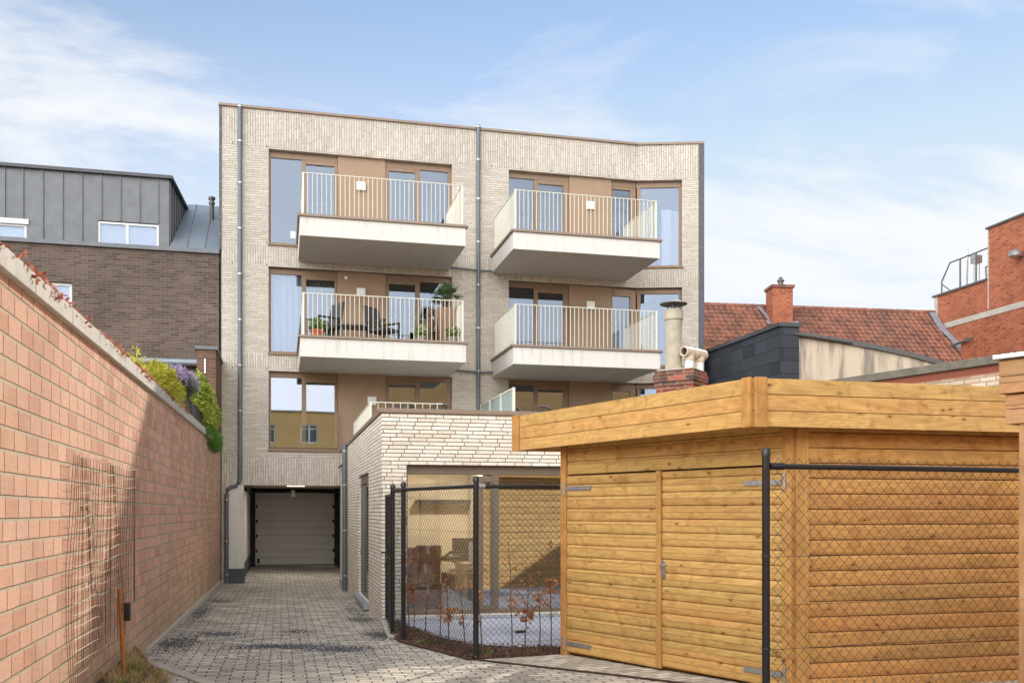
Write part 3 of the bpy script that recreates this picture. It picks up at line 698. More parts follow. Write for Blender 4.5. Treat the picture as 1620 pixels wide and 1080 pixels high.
# attic
b = MB(); wall_holes(b, (-12, 24.6), (-2.70, 24.6), 7.9, 9.72, [(12-6.9, 12-5.85, 7.96, 8.42), (12-4.28, 12-2.90, 7.96, 8.62)], .25)
b.build('attic_cladding', M['zinc'], NH)
b = MB(); b.prism([(-12, 24.85), (-2.72, 24.85), (-2.52, 27.6), (-12, 27.6)], 7.9, 9.70); b.prism([(-2.70, 24.6), (-2.66, 24.6), (-2.46, 27.7), (-2.52, 27.7)], 7.9, 9.71); b.build('attic_body', M['zinc'], NH)
b = MB(); v_ = -11.8
while v_ < -2.75:
    z_ = 8.64 if (-4.30 < v_ < -2.88) else 8.44 if (-6.93 < v_ < -5.83) else 7.93
    b.box(v_-.011, v_+.011, 24.565, 24.6, z_, 9.72); v_ += .392 if v_ < -6 else .43
for k in range(9):
    t = k/9+.03; x = -2.66+.2*t; y = 24.6+3.1*t; b.box(x, x+.03, y-.012, y+.012, 7.95, 9.71)
b.build('standing_seam', M['zinc'], NH)
b = MB(); b.prism([(-12, 24.5), (-2.58, 24.5), (-2.38, 27.8), (-12, 27.8)], 9.722, 9.80); b.build('attic_roof', M['clad'], NH)
simple_window(NH, -4.28, -2.90, 24.62, 7.96, 8.60, 'whiteframe', (-3.62,), 'glass', .05)
simple_window(NH, -6.9, -5.85, 24.62, 7.96, 8.40, 'whiteframe', (-6.5,), 'glass', .05)
b = MB(); b.box(-6.95, -5.80, 24.56, 24.6, 8.40, 8.52); b.build('shutter_box', M['whiteframe'], NH); b = MB(); b.box(-4.24, -2.95, 24.72, 24.74, 7.97, 8.6); b.build('blind', M['curtain'], NH); b = MB(); b.box(-6.85, -5.9, 24.72, 24.74, 7.97, 8.4); b.build('blind', M['curtain'], NH)
b = MB(); b.prism([(-2.62, 24.32), (-1.462, 24.32), (-1.462, 27.3), (-2.46, 27.3)], [7.9, 7.9, 9.9, 9.9], [8.0, 8.0, 9.98, 9.98])
for k in (-2.25, -1.83): b.prism([(k-.012, 24.33), (k+.012, 24.33), (k+.012, 27.3), (k-.012, 27.3)], [8.0, 8.0, 9.98, 9.98], [8.035, 8.035, 10.01, 10.01])
b.build('roof', M['zinc_roof'], NH)
b = MB(); b.lathe((-1.78, 26.3, 9.2), [(.055, 0), (.055, .5), (.08, .51), (.08, .57), (.055, .58), (.055, .63), (.09, .64), (.09, .7), (.02, .73)], 12); b.build('vent_pipe', M['steel_dark'], NH)

# ------------------------------------------------------------ the apartment building
AB = thing('apartment_building', 'four-storey pale brick apartment block with four projecting balconies', 'building', (4.7, 28, 0))
V0 = 24.0; UL, UB = -1.40, 9.25; E2 = (10.80, 23.52); TOP = 11.40
ZB = [(8.16, 10.47), (5.50, 7.60), (3.15, 5.06)]
holesA = []
for z0, z1 in ZB:
    holesA += [(-.30-UL, 4.235-UL, z0, z1), (5.72-UL, 99, z0, z1)]
holesA += [(-.89-UL, 1.44-UL, -1, 2.27)]
b = MB(); wall_holes(b, (UL, V0), (UB, V0), -.6, TOP, [(a, c if c < 50 else UB-UL-.0001 if False else 99, d, e) for a, c, d, e in holesA], .34)
bl = math.hypot(E2[0]-UB, E2[1]-V0)
wall_holes(b, (UB, V0), E2, -.6, TOP, [(-1, 1.19, z0, z1) for z0, z1 in ZB], .34)
b.build('wall', M['facade'], AB)
b = MB()  # brick skin of the body behind, sides and roof
b.prism([(E2[0], E2[1]), (E2[0]+.02, E2[1]), (E2[0]+.02, 33.5), (E2[0]-.3, 33.5), (E2[0]-.3, 23.9)], -.6, TOP-.02); b.prism([(UL-.04, 24.02), (UL+.3, 24.345), (UL+.3, 33.5), (UL-.04, 33.5)], -.6, TOP-.02)
b.box(UL+.3, E2[0]-.3, 33.2, 33.5, 2.5, TOP-.02); b.build('side_wall', M['clad'], AB)
b = MB(); b.prism([(UL+.3, 24.345), (UB, 24.345), (E2[0]-.3, 24.0), (E2[0]-.3, 33.2), (UL+.3, 33.2)], TOP-.35, TOP-.1)
for zf in (2.62, 5.22, 7.78): b.prism([(UL+.3, 24.345), (UB, 24.345), (E2[0]-.3, 24.05), (E2[0]-.3, 33.2), (UL+.3, 33.2)], zf, zf+.30)
b.box(UL+.3, E2[0]-.3, 29.5, 29.7, 3.0, TOP-.4); b.box(4.8, 5.1, 24.345, 29.5, 3.0, TOP-.4)
b.build('room_shell', M['interior'], AB)
b = MB()  # roof coping
b.prism([(UL-.07, 23.95), (UB+.01, 23.95), (E2[0]+.14, E2[1]-.07), (E2[0]+.14, 24.2), (UB, 24.4), (UL-.07, 24.4)], TOP+.002, TOP+.065); b.build('roof_coping', M['coping_bronze'], AB, bevel=.006)
b = MB(); b.prism([(E2[0]+.002, E2[1]-.012), (E2[0]+.14, E2[1]-.055), (E2[0]+.14, 24.4), (E2[0]+.022, 24.4)], -.5, TOP); b.build('corner_cladding', M['clad'], AB); b = MB(); b.box(UL-.055, UL-.042, 23.98, 33, 7.93, TOP); b.box(UL-.055, UL+.0, 23.975, 23.998, 7.93, TOP); b.build('corner_cladding', M['clad'], AB)
b = MB()
for z in [8.3+.42*i for i in range(8)]: b = MB(); b.tube([(UL-.028, 23.975, z), (UL-.028, 23.968, z)], .008, 6); b.build('rivet', M['galv'], AB)
for z in [.6+.62*i for i in range(17)]: b = MB(); b.tube([(E2[0]+.072, E2[1]-.035, z), (E2[0]+.072, E2[1]-.046, z)], .008, 6); b.build('rivet', M['galv'], AB)
b = None
# weep vents in the brickwork
b = MB()
for z in (10.5, 7.62, 5.08, 5.49, 8.15, 2.95):
    u = UL+.25
    while u < UB:
        if R.random() < .85: b = MB(); b.box(u, u+.012, 23.994, 23.999, z, z+.055); b.build('weep_hole', M['blackstuff'], AB)
        u += .8

DV = 24.14       # plane of the frames
def pane(T, a, c, z0, z1, glass=None, v=DV):
    glass = glass or ('glass_bright' if z0 < 4 else 'glass')
    g_ = MB(); g_.box(a, c, v+.03, v+.042, z0, z1); return g_.build('pane', M[glass], T)
def window_set(i, z0, z1, side):
    """one bay: fixed light, door, panel, door, fixed light"""
    H = .14 if i else .16
    if side == 'L':
        o0 = -.30; e0 = 1.37; p1 = 2.55; e1 = 4.235
        f = MB(); f.box(o0, e0, DV, DV+.09, z1-H, z1); f.box(o0, e0, DV-.03, DV+.09, z0-.0, z0+.06); f.box(o0, o0+.055, DV, DV+.09, z0+.06, z1-H)
        f.box(.49, .60, DV, DV+.09, z0+.06, z1-H); f.box(1.29, e0, DV, DV+.09, z0+.06, z1-H); f.box(.60, 1.29, DV-.005, DV+.08, z1-H-.10, z1-H)
        o = f.build('window', M['bronze'], AB, bevel=.006); pane(o, o0+.055, .49, z0+.06, z1-H); pane(o, .60, 1.29, z0+.06, z1-H-.10)
        f = MB(); f.box(p1, e1, DV, DV+.09, z1-H, z1); f.box(p1, e1, DV, DV+.09, z0, z0+.06); f.box(p1, 2.64, DV, DV+.09, z0+.06, z1-H); f.box(3.31, 3.43, DV, DV+.09, z0+.06, z1-H); f.box(4.15, e1, DV, DV+.09, z0+.06, z1-H)
        f.box(2.64, 3.31, DV-.005, DV+.08, z1-H-.09, z1-H)
        o = f.build('window', M['bronze'], AB, bevel=.006); pane(o, 2.64, 3.31, z0+.06, z1-H-.09); pane(o, 3.43, 4.15, z0+.06, z1-H)
        b = MB(); b.box(e0+.001, p1-.001, DV-.045, DV+.09, z0, z1-.001); b.build('wall_panel', M['panel'], AB, bevel=.004)
    else:
        f = MB(); f.box(5.72, 7.38, DV, DV+.09, z1-H, z1); f.box(5.72, 7.38, DV, DV+.09, z0, z0+.06); f.box(5.72, 5.76, DV, DV+.09, z0+.06, z1-H); f.box(6.43, 6.54, DV, DV+.09, z0+.06, z1-H); f.box(7.23, 7.38, DV, DV+.09, z0+.06, z1-H)
        f.box(6.54, 7.23, DV-.005, DV+.08, z1-H-.10, z1-H)
        o = f.build('window', M['bronze'], AB, bevel=.006); pane(o, 5.76, 6.43, z0+.06, z1-H); pane(o, 6.54, 7.23, z0+.06, z1-H-.10)
        b = MB(); b.box(7.381, 8.549, DV-.045, DV+.09, z0, z1-.001); b.build('wall_panel', M['panel'], AB, bevel=.004)
        f = MB(); f.box(8.55, 9.262, DV, DV+.09, z1-H, z1); f.box(8.55, 9.262, DV, DV+.09, z0, z0+.06); f.box(8.55, 8.6, DV, DV+.09, z0+.06, z1-H); f.box(9.10, 9.262, DV, DV+.09, z0+.06, z1-H); f.box(8.6, 9.10, DV-.005, DV+.08, z1-H-.08, z1-H)
        d = Vector((E2[0]-UB, E2[1]-V0)).normalized(); n = Vector((d.y, -d.x)); q = lambda s: (UB+d.x*s-n.x*.14, V0+d.y*s-n.y*.14)
        f.obox(q(-.02), q(1.19), 0, -.09, z1-H, z1-.001); f.obox(q(-.02), q(1.19), .03, -.09, z0+.001, z0+.06); f.obox(q(.0), q(.1), 0, -.09, z0+.06, z1-H); f.obox(q(1.12), q(1.19), 0, -.09, z0+.06, z1-H)
        o = f.build('window', M['bronze'], AB, bevel=.006); pane(o, 8.6, 9.10, z0+.06, z1-H-.08)
        g_ = MB(); g_.obox(q(.1), q(1.12), -.03, -.042, z0+.06, z1-H); g_.build('pane', M['glass'], o)
for i, (z0, z1) in enumerate(ZB):
    window_set(i, z0, z1, 'L'); window_set(i, z0, z1, 'R')
# ceiling lamps seen through the upper panes
b = MB()
for (u, v, z) in [(.35, 25.1, 10.85), (3.9, 25.1, 10.85), (6.2, 25.0, 10.85), (9.0, 25.3, 10.85), (6.2, 24.9, 7.70)]: b.lathe((u, v, z), [(.12, 0), (.16, .03), (.16, .1), (.1, .12)], 16)
b.build('ceiling_lamp', M['steel_dark'], AB)
# curtains
def curtain(u0, u1, v, z0, z1, mat, w_=.14):
    b = MB(); n = int((u1-u0)/w_*8); pts = [(u0+(u1-u0)*i/n, v+.03*math.sin(i/8*2*math.pi)) for i in range(n+1)]
    for a, c in zip(pts[:-1], pts[1:]): i = len(b.v); b.v += [(a[0], a[1], z0), (c[0], c[1], z0), (c[0], c[1], z1), (a[0], a[1], z1)]; b.face(range(i, i+4), True)
    return b.build('curtain', M[mat], AB)
curtain(-.28, .52, 24.32, 5.5, 7.58, 'curtain'); curtain(.56, 1.34, 24.34, 5.5, 7.55, 'curtain2', .1); curtain(10.0, 10.6, 24.15, 8.1, 9.8, 'curtain', .3)
b = MB(); b.box(.22, .34, 24.155, 24.168, 8.37, 8.54); b.build('paper_notice', M['white'], AB)
for (u, z) in ((1.94, 9.75), (7.95, 9.72), (1.94, 7.10), (7.965, 7.08), (2.21, 4.40)):
    b = MB(); b.box(u-.11, u+.11, 24.03, 24.094, z-.105, z+.105); b.box(u-.085, u+.085, 24.01, 24.03, z-.08, z+.09); b.build('vent_cover', M['white'], AB, bevel=.008)
b = MB(); b.box(1.53, 1.60, 24.05, 24.094, 7.41, 7.48); b.build('wall_lamp', M['white'], AB, bevel=.006)
# glass guard in front of the lowest left window
b = MB(); b.box(-.27, 1.36, 23.955, 23.972, 3.20, 4.08); b.build('glass_guard', M['glass_thin'], AB)
# sills
b = MB()
for z0, _ in ZB: b.box(-.32, (.6 if z0 > 4 else 1.39), 23.95, 24.139, z0-.045, z0-.002)
for z0, _ in ZB[:2]:
    d = Vector((E2[0]-UB, E2[1]-V0)).normalized(); b.obox((UB+d.x*.1, V0+d.y*.1), (UB+d.x*1.22, V0+d.y*1.22), .05, -.14, z0-.045, z0-.002)
b.build('window_sill', M['bronze'], AB, bevel=.005)

# balconies
def balcony(u0, u1, v0, zb, zt, rt):
    b = MB(); b.prism([(u0, v0), (u1, v0), (u1, 23.995), (u0+.0, 23.995)], zb, zt-.05); o = b.build('balcony', M['render'], AB, bevel=.01)
    c = MB(); c.prism([(u0-.05, v0-.05), (u1+.05, v0-.05), (u1+.05, 23.99), (u0-.05, 23.99)], zt-.048, zt+.005); c.build('balcony_coping', M['coping_bronze'], o, bevel=.005)
    r = MB(); a0, a1, vv = u0+.07, u1-.07, v0+.10
    r.box(a0-.022, a1+.022, vv-.012, vv+.012, rt-.016, rt); r.box(a0-.012, a0+.012, vv+.012, 23.98, rt-.016, rt); r.box(a1-.012, a1+.012, vv+.012, 23.98, rt-.016, rt)
    z0 = zt+.006
    n = round((a1-a0)/.104)
    for i in range(1, n):
        u = a0+(a1-a0)*i/n; r.box(u-.006, u+.006, vv-.017 if False else vv-.008, vv+.008, z0, rt-.016)
    m = round((23.95-vv)/.104)
    for ax in (a0, a1):
        for i in range(1, m+1): v_ = vv+(23.95-vv)*i/m; r.box(ax-.008, ax+.008, v_-.006, v_+.006, z0, rt-.016)
    r.build('railing', M['rail'], o)
    for ax in (a0, a1): p = MB(); p.box(ax-.02, ax+.02, vv-.02, vv+.02, z0-.004, rt-.016); p.build('corner_post', M['rail'], o)
    for e, s_ in ((u0, -1), (u1, 1)):
        pass
    return o
balcony(.40, 4.15, 21.70, 7.76, 8.235, 9.20)
balcony(.41, 4.17, 21.75, 5.08, 5.555, 6.53)
balcony(5.27, 8.93, 21.65, 7.76, 8.215, 9.185)
balcony(5.28, 8.96, 21.69, 5.08, 5.535, 6.51)

# downpipes
def clips(T, u, v, zs, r=.064):
    for z in zs: b = MB(); b.lathe((u, v, z), [(r, 0), (r, .035)], 12); b.build('pipe_bracket', M['galv'], T)
def downpipe(u, z0, z1, elbow=None):
    b = MB(); pts = [(u, 23.93, z1)]
    if elbow: pts += [(u, 23.93, 2.45), (u-.02, 23.93, 2.33), (u-.08, 23.93, 2.26), (u-.22, 23.93, 2.22), (u-.29, 23.93, 2.16), (u-.31, 23.93, 2.05), (u-.31, 23.93, z0)]
    else: pts += [(u, 23.93, z0)]
    b.tube(pts, .05, 14); o = b.build('downpipe', M['pipe'], AB)
    clips(o, u, 23.93, [z1-.06, z1-.9, z1-1.9, z1-3.0, z1-4.1, z1-5.2, z1-6.3, z1-7.4]); 
    if elbow: clips(o, u-.31, 23.93, [1.9, .9, .1])
downpipe(-.967, -.10, 11.44, True); downpipe(4.904, 3.1, 11.50)
b = MB()
for z in (7.80, 5.20): b.tube([(4.2, 23.93, z+.03), (4.86, 23.93, z-.01)], .025, 8); b.tube([(4.95, 23.93, z-.01), (5.35, 23.93, z+.0)], .025, 8)
b.build('drain_branch', M['pipe'], AB)

# passage with garage door
b = MB(); b.box(-1.30, -.885, 23.965, 24.5, .25, 2.268); b.build('render_pier', M['render'], AB, bevel=.008)
b = MB(); b.box(-1.31, -.875, 23.955, 24.51, -.4, .25); b.box(-1.05, -.93, 24.51, 31.3, -.4, .28); b.build('pier_plinth', M['plinth'], AB)
b = MB(); b.box(-1.06, -.95, 24.51, 31.3, .28, 2.62); b.box(1.84, 2.0, 24.345, 31.3, -.4, 2.62); b.box(-1.4, 2.2, 31.32, 31.5, -.4, 2.62); b.build('passage_wall', M['render'], AB)
b = MB(); b.box(-.949, 1.839, 24.345, 31.31, 2.36, 2.61); b.build('passage_ceiling', M['interior'], AB)
GD = MB(); z = -.06
for k in range(10): GD.box(-.80, 1.66, 31.18, 31.24, z+.003, z+.232); z += .235
gdo = GD.build('garage_door', M['garage'], AB, bevel=.004)
b = MB(); b.box(-.93, -.80, 31.05, 31.2, -.1, 2.36); b.box(1.66, 1.80, 31.05, 31.2, -.1, 2.36); b.box(-.9, 1.75, 31.0, 31.1, 2.22, 2.32); b.box(-.92, -.86, 25.5, 31.0, 2.18, 2.26); b.box(1.72, 1.78, 25.5, 31.0, 2.18, 2.26)
for s_ in (-.78, 1.60):
    for k in range(4): b.box(s_, s_+.05, 31.14, 31.18, .33+.47*k, .43+.47*k)
    b.box(s_+.04, s_+.12, 31.14, 31.18, .0, .14)
b.build('door_track', M['blackstuff'], gdo)
b = MB(); b.tube([(-.8, 30.9, 2.2), (.3, 30.9, 2.21)], .02, 8); b.tube([(.4, 30.9, 2.21), (1.6, 30.9, 2.19)], .028, 8); b.box(.3, .42, 30.85, 30.95, 2.1, 2.3)
for k in range(4): b.box(.36, .40, 31.15, 31.18, .38+.47*k, .42+.47*k)
b.box(1.62, 1.66, 31.14, 31.18, 1.1, 1.3); b.build('door_fitting', M['galv'], gdo)
b = MB(); b.box(.15, .62, 26.6, 26.68, 2.31, 2.358); b.build('strip_lamp', M['lamp'], AB)
ll = bpy.data.lights.new('passage_lamp', 'AREA'); ll.shape = 'RECTANGLE'; ll.size = .45; ll.size_y = .1; ll.energy = 22; ll.color = (1, .95, .88)
lo = bpy.data.objects.new('passage_lamp', ll); COL.objects.link(lo); lo.location = (.38, 26.64, 2.30)

# ------------------------------------------------------------ ground-floor extension
AX = thing('brick_extension', 'single-storey cream brick extension with sliding patio doors behind the fence', 'extension', (4, 18, 0))
AU, AV, AT = 1.434, 14.06, 3.085; AR = 6.3
b = MB(); wall_holes(b, (AU, AV), (AR, AV), -.4, AT, [(1.797-AU, 5.4-AU, .09, 2.33)], .36)
wall_holes(b, (AU, 23.96), (AU, AV+.3605), -.4, AT, [(23.96-18.43, 23.96-16.25, .08, 2.30), (23.96-23.5, 23.96-22.4, .02, 2.18)], .36)
b.build('wall', M['annex'], AX)
b = MB(); b.box(AU-.03, AR+.03, AV-.03, AV+.4, AT+.002, AT+.068); b.box(AU-.03, AU+.4, AV+.401, 23.95, AT+.002, AT+.068); b.build('parapet_coping', M['coping_bronze'], AX, bevel=.006)
b = MB(); b.box(AU+.361, AR, AV+.361, 23.96, 2.72, 2.98); b.box(AR-.3, AR-.001, AV+.361, 23.95, -.3, 2.719); b.build('flat_roof', M['concrete'], AX)
b = MB(); b.box(AU+.361, AR-.301, 18.6, 18.75, 0, 2.72); b.box(AU+.361, AU+.38, AV+.361, 16.2, 0, 2.72); b.box(3.6, 3.7, 17.2, 18.59, 0, 2.72); b.build('inner_wall', M['interior'], AX)
b = MB(); b.box(AU+.3, AR-.3, AV+.30, 18.6, -.1, .06); b.build('inner_floor', M['floor_in'], AX)
b = MB(); b.box(3.98, 4.0, 17.0, 17.02, 2.3, 2.32); 
b = MB(); b.lathe((3.0, 17.6, 2.60), [(.10, 0), (.12, .03), (.12, .11)], 16); b.build('added_ceiling_spot', M['lamp'], AX)  # unseen glowing ceiling spot, added to go with the room's fill light
l2 = bpy.data.lights.new('room_fill', 'AREA'); l2.shape = 'DISK'; l2.size = .25; l2.energy = 45; l2.color = (1, .90, .76)  # unseen area light, added to brighten the room behind the patio doors
lo2 = bpy.data.objects.new('room_fill', l2); COL.objects.link(lo2); lo2.location = (3.0, 17.2, 2.55)
# patio doors
f = MB(); dv = AV+.12
f.box(1.797, 5.4, dv, dv+.12, 2.19, 2.329); f.box(1.797, 5.4, dv-.01, dv+.12, .091, .15); f.box(1.797, 1.83, dv, dv+.12, .15, 2.19); f.box(3.115, 3.225, dv, dv+.1, .15, 2.19); f.box(5.3, 5.4, dv, dv+.1, .15, 2.19)
f.box(2.885, 2.975, dv-.03, dv+.04, .15, 2.17); f.box(2.975, 3.115, dv-.028, dv+.038, 2.08, 2.17); f.box(2.975, 3.115, dv-.028, dv+.038, .15, .22); f.box(3.095, 3.114, dv-.03, dv+.04, .22, 2.08)
po = f.build('patio_door', M['taupe'], AX, bevel=.004)
for a, c, gl, y in ((1.83, 2.885, 'glass_low', dv+.05), (2.975, 3.095, 'glass_mir', dv), (3.225, 5.3, 'glass_mir', dv+.05)):
    g_ = MB(); g_.box(a, c, y, y+.012, .15, 2.19 if c > 3.2 or c < 2.9 else 2.08); g_.build('pane', M[gl], po)
b = MB(); b.box(1.6, 6.3, 13.76, AV-.002, -.3, .075); b.build('door_step', M['bluestone'], AX, bevel=.006)
# side window and door
f = MB(); sx = AU+.05
f.box(sx, sx+.08, 16.25, 18.43, 2.14, 2.299); f.box(sx, sx+.08, 16.25, 18.43, .081, .15); f.box(sx, sx+.08, 16.25, 16.33, .15, 2.14); f.box(sx, sx+.08, 18.35, 18.43, .15, 2.14); f.box(sx, sx+.08, 17.9, 17.97, .15, 2.14)
so = f.build('side_window', M['taupe'], AX, bevel=.004)
for a, c in ((16.33, 17.9), (17.97, 18.35)): g_ = MB(); g_.box(sx+.03, sx+.042, a, c, .15, 2.14); g_.build('pane', M['glass'], so)
b = MB(); b.box(AU-.09, AU+.049, 16.15, 18.5, -.02, .075); b.build('window_sill', M['bluestone'], AX, bevel=.006)
b = MB(); b.box(AU+.2, AU+.26, 22.4, 23.5, 0.03, 2.17); b.build('side_door', M['taupe'], AX)
b = MB(); b.box(AU-.06, AU+.19, 22.35, 23.55, -.16, .01); b.build('door_threshold', M['bluestone'], AX, bevel=.006)
b = MB(); b.tube([(AU-.07, 21.4, -.12), (AU-.07, 21.4, 3.0), (AU-.07, 21.4, 3.12)], .055, 14); dp = b.build('downpipe', M['pipe'], AX)
clips(dp, AU-.07, 21.4, [.2, 1.2, 2.2, 2.95], .062)
b = MB(); b.tube([(AU-.07, 21.6, 2.7), (AU-.05, 23.9, 2.72)], .02, 8); b.build('overflow_pipe', M['blackstuff'], AX)

# terrace railing and glass screen on the extension roof
TR = thing('terrace_railing', 'cream bar railing round the small roof terrace above the extension', 'railing', (1.9, 21, 2.98))
b = MB(); ru, rv0, rt = 1.74, 19.25, 3.83
b.box(ru-.012, ru+.012, rv0, 23.95, rt-.016, rt); b.box(ru+.012, 3.2, rv0-.012, rv0+.012, rt-.016, rt)
k = rv0
while k < 23.9: b.box(ru-.006, ru+.006, k-.006, k+.006, 2.98, rt-.016); k += .104
k = ru+.15
while k < 3.2: b.box(k-.006, k+.006, rv0-.006, rv0+.006, 2.98, rt-.016); k += .15
b.build('bars', M['rail'], TR)
b = MB(); b.box(ru-.02, ru+.02, rv0-.02, rv0+.0, 2.98, rt-.016); b.build('post', M['rail'], TR)
GS = thing('glass_screen', 'white-framed frosted glass privacy screen on the extension roof', 'screen', (4.98, 22.2, 2.98))
b = MB(); x = 4.97
for v_ in (20.4, 21.6, 22.8, 23.9): b.box(x-.03, x+.03, v_-.03, v_+.03, 2.98, 4.36)
b.box(x-.02, x+.02, 20.43, 23.87, 4.32, 4.358); b.box(x-.02, x+.02, 20.43, 23.87, 3.03, 3.07); b.build('frame', M['rail'], GS)
g_ = G('frosted_glass'); g_.b.inputs['Transmission Weight'].default_value = .55; gm = g_.done(h2l(196, 212, 206), .35)
for a, c in ((20.43, 21.57), (21.63, 22.77), (22.83, 23.87)): b = MB(); b.box(x-.006, x+.006, a, c, 3.07, 4.32); b.build('glass_pane', gm, GS)

# ------------------------------------------------------------ things inside the extension
def carton(x, y, z, w_, d_, h_, label, rot=0.):
    t = thing('cardboard_box', label, 'box', (x, y, z), 'cardboard boxes stored inside the extension')
    c_, s_ = math.cos(rot), math.sin(rot); P = lambda a, e: (x+a*c_-e*s_, y+a*s_+e*c_)
    b = MB(); b.prism([P(-w_/2, -d_/2), P(w_/2, -d_/2), P(w_/2, d_/2), P(-w_/2, d_/2)], z+.001, z+h_); b.build('body', M['cardboard'], t, bevel=.006)
    b = MB(); b.prism([P(-.025, -d_/2-.002), P(.025, -d_/2-.002), P(.025, d_/2+.002), P(-.025, d_/2+.002)], z+h_*.55, z+h_+.002); b.build('tape', M['pvc'], t)
carton(2.35, 15.9, .06, .52, .4, .36, 'lowest cardboard box of the stack behind the left patio pane', .1)
carton(2.33, 15.88, .421, .50, .4, .34, 'middle cardboard box of the stack behind the left patio pane', -.05)
carton(2.10, 16.5, .06, .5, .45, .95, 'tall cardboard box left of the box stack inside', .2)
carton(2.42, 16.0, .762, .42, .34, .30, 'small cardboard box on top of the stack behind the left pane', -.2)
carton(3.0, 16.3, .06, .50, .4, .52, 'cardboard box between the stack and the beige table inside', .3)
carton(3.25, 15.6, .06, .42, .36, .46, 'cardboard box standing underneath the beige table', .0)
TB = thing('table', 'light beige table behind the patio doors with boxes around it', 'table', (3.6, 15.5, .06))
mt = plain('table_beech', h2l(196, 160, 112), .5, 0, .06)
b = MB(); b.box(2.85, 5.0, 15.15, 15.95, .74, .79); b.build('tabletop', mt, TB, bevel=.005)
for a in (2.86, 4.92): b = MB(); b.box(a, a+.07, 15.18, 15.92, .061, .739); b.build('leg', mt, TB, bevel=.004)
b = MB(); b.box(3.05, 4.91, 15.2, 15.24, .66, .735); b.build('apron', M['blackstuff'], TB)
b = MB(); b.box(2.55, 3.9, 18.3, 18.59, 1.78, 1.86); o = b.build('wall_shelf', M['blackstuff']); tag(o, 'long black floating shelf on the back wall inside the extension', 'shelf'); recentre(o, (3.2, 18.6, 1.78))
CH = thing('office_chair', 'black office chair behind the beige table inside the extension', 'chair', (3.15, 16.6, .06))
b = MB(); b.box(2.96, 3.34, 16.73, 16.78, .72, 1.16); b.build('backrest', M['blackstuff'], CH); b = MB(); b.blob((3.15, 16.5, .58), (.27, .25, .08), 12, 6, .05); b.build('seat', M['blackstuff'], CH)
b = MB(); b.tube([(3.15, 16.55, .1), (3.15, 16.55, .55)], .03, 8)
for k in range(5): a = k*1.2566; b.tube([(3.15, 16.55, .12), (3.15+.28*math.cos(a), 16.55+.28*math.sin(a), .09)], .02, 6)
b.build('base', M['blackstuff'], CH)
b = MB(); b.blob((2.78, 15.9, .84), (.22, .16, .05), 10, 6, .25); b.tube([(2.6, 15.8, .83), (2.75, 15.75, .95), (2.95, 15.8, .9), (3.05, 15.9, 1.05)], .03, 6); o = b.build('black_bag', M['blackstuff']); tag(o, 'crumpled black bag and straps on the left end of the beige table', 'bag'); recentre(o, (2.85, 15.9, .79))
b = MB(); b.box(3.02, 3.36, 15.5, 15.54, .80, 1.12); o = b.build('white_board', M['white'], bevel=.01); tag(o, 'white square board propped on the beige table inside', 'board'); recentre(o, (3.19, 15.52, .8))
b = MB(); n = 10
for i in range(n):
    t0, t1 = i/n, (i+1)/n; f0 = lambda t: .07+.42*(1-t)**1.3
    b.quad((2.5+.75*t0, 14.95, .065), (2.5+.75*t1, 14.95, .065), (2.5+.75*t1, 15.1+.1*math.sin(t1*9), f0(t1)), (2.5+.75*t0, 15.1+.1*math.sin(t0*9), f0(t0)))
    b.quad((2.5+.75*t0, 15.1+.1*math.sin(t0*9), f0(t0)), (2.5+.75*t1, 15.1+.1*math.sin(t1*9), f0(t1)), (2.5+.75*t1, 15.2, .065), (2.5+.75*t0, 15.2, .065))
o = b.build('dust_sheet', M['curtain']); tag(o, 'white dust sheet crumpled on the floor behind the patio doors', 'sheet'); recentre(o, (2.85, 15.05, .065))

# ------------------------------------------------------------ things on the lower left balcony
BZ = 5.51
def armchair(x, y, rot, label):
    t = thing('garden_chair', label, 'chair', (x, y, BZ), 'dark grey garden chairs on the balcony')
    c_, s_ = math.cos(rot), math.sin(rot); Q = lambda a, e, z: (x+a*c_-e*s_, y+a*s_+e*c_, BZ+z)
    def bx(b, a0, a1, e0, e1, z0, z1, lean=0.):
        i = len(b.v); b.v += [Q(a0, e0, z0), Q(a1, e0, z0), Q(a1, e1, z0), Q(a0, e1, z0), Q(a0, e0+lean, z1), Q(a1, e0+lean, z1), Q(a1, e1+lean, z1), Q(a0, e1+lean, z1)]
        for q in ((3, 2, 1, 0), (4, 5, 6, 7), (0, 1, 5, 4), (1, 2, 6, 5), (2, 3, 7, 6), (3, 0, 4, 7)): b.face([i+w_ for w_ in q])
    b = MB(); bx(b, -.26, .26, -.28, .22, .36, .44); b.build('seat', M['rattan'], t, bevel=.02)
    b = MB(); bx(b, -.26, .26, .22, .30, .36, 1.02, .14); b.build('backrest', M['rattan'], t, bevel=.02)
    for s_0 in (-1, 1):
        b = MB(); bx(b, .27*s_0-.03, .27*s_0+.03, -.28, .26, .58, .62); b.build('armrest', M['black'], t)
        for e in (-.26, .24): b = MB(); bx(b, .27*s_0-.015, .27*s_0+.015, e-.015, e+.015, .0, .58); b.build('leg', M['black'], t)
armchair(.95, 22.65, -1.1, 'left dark grey garden chair beside the terracotta pot on the balcony')
armchair(2.35, 22.75, .75, 'right dark grey garden chair before the bronze panel on the balcony')
GT = thing('garden_table', 'low dark garden table between the two balcony chairs', 'table', (1.65, 22.45, BZ))
b = MB(); b.box(1.3, 2.0, 22.15, 22.7, BZ+.38, BZ+.42); b.build('tabletop', M['black'], GT, bevel=.006)
for a in (1.34, 1.94):
    for e in (22.2, 22.63): b = MB(); b.box(a, a+.03, e, e+.03, BZ, BZ+.38); b.build('leg', M['black'], GT)
b = MB(); b.box(1.4, 1.9, 22.25, 22.6, BZ+.42, BZ+.45); b.build('tray', M['bronze'], GT)
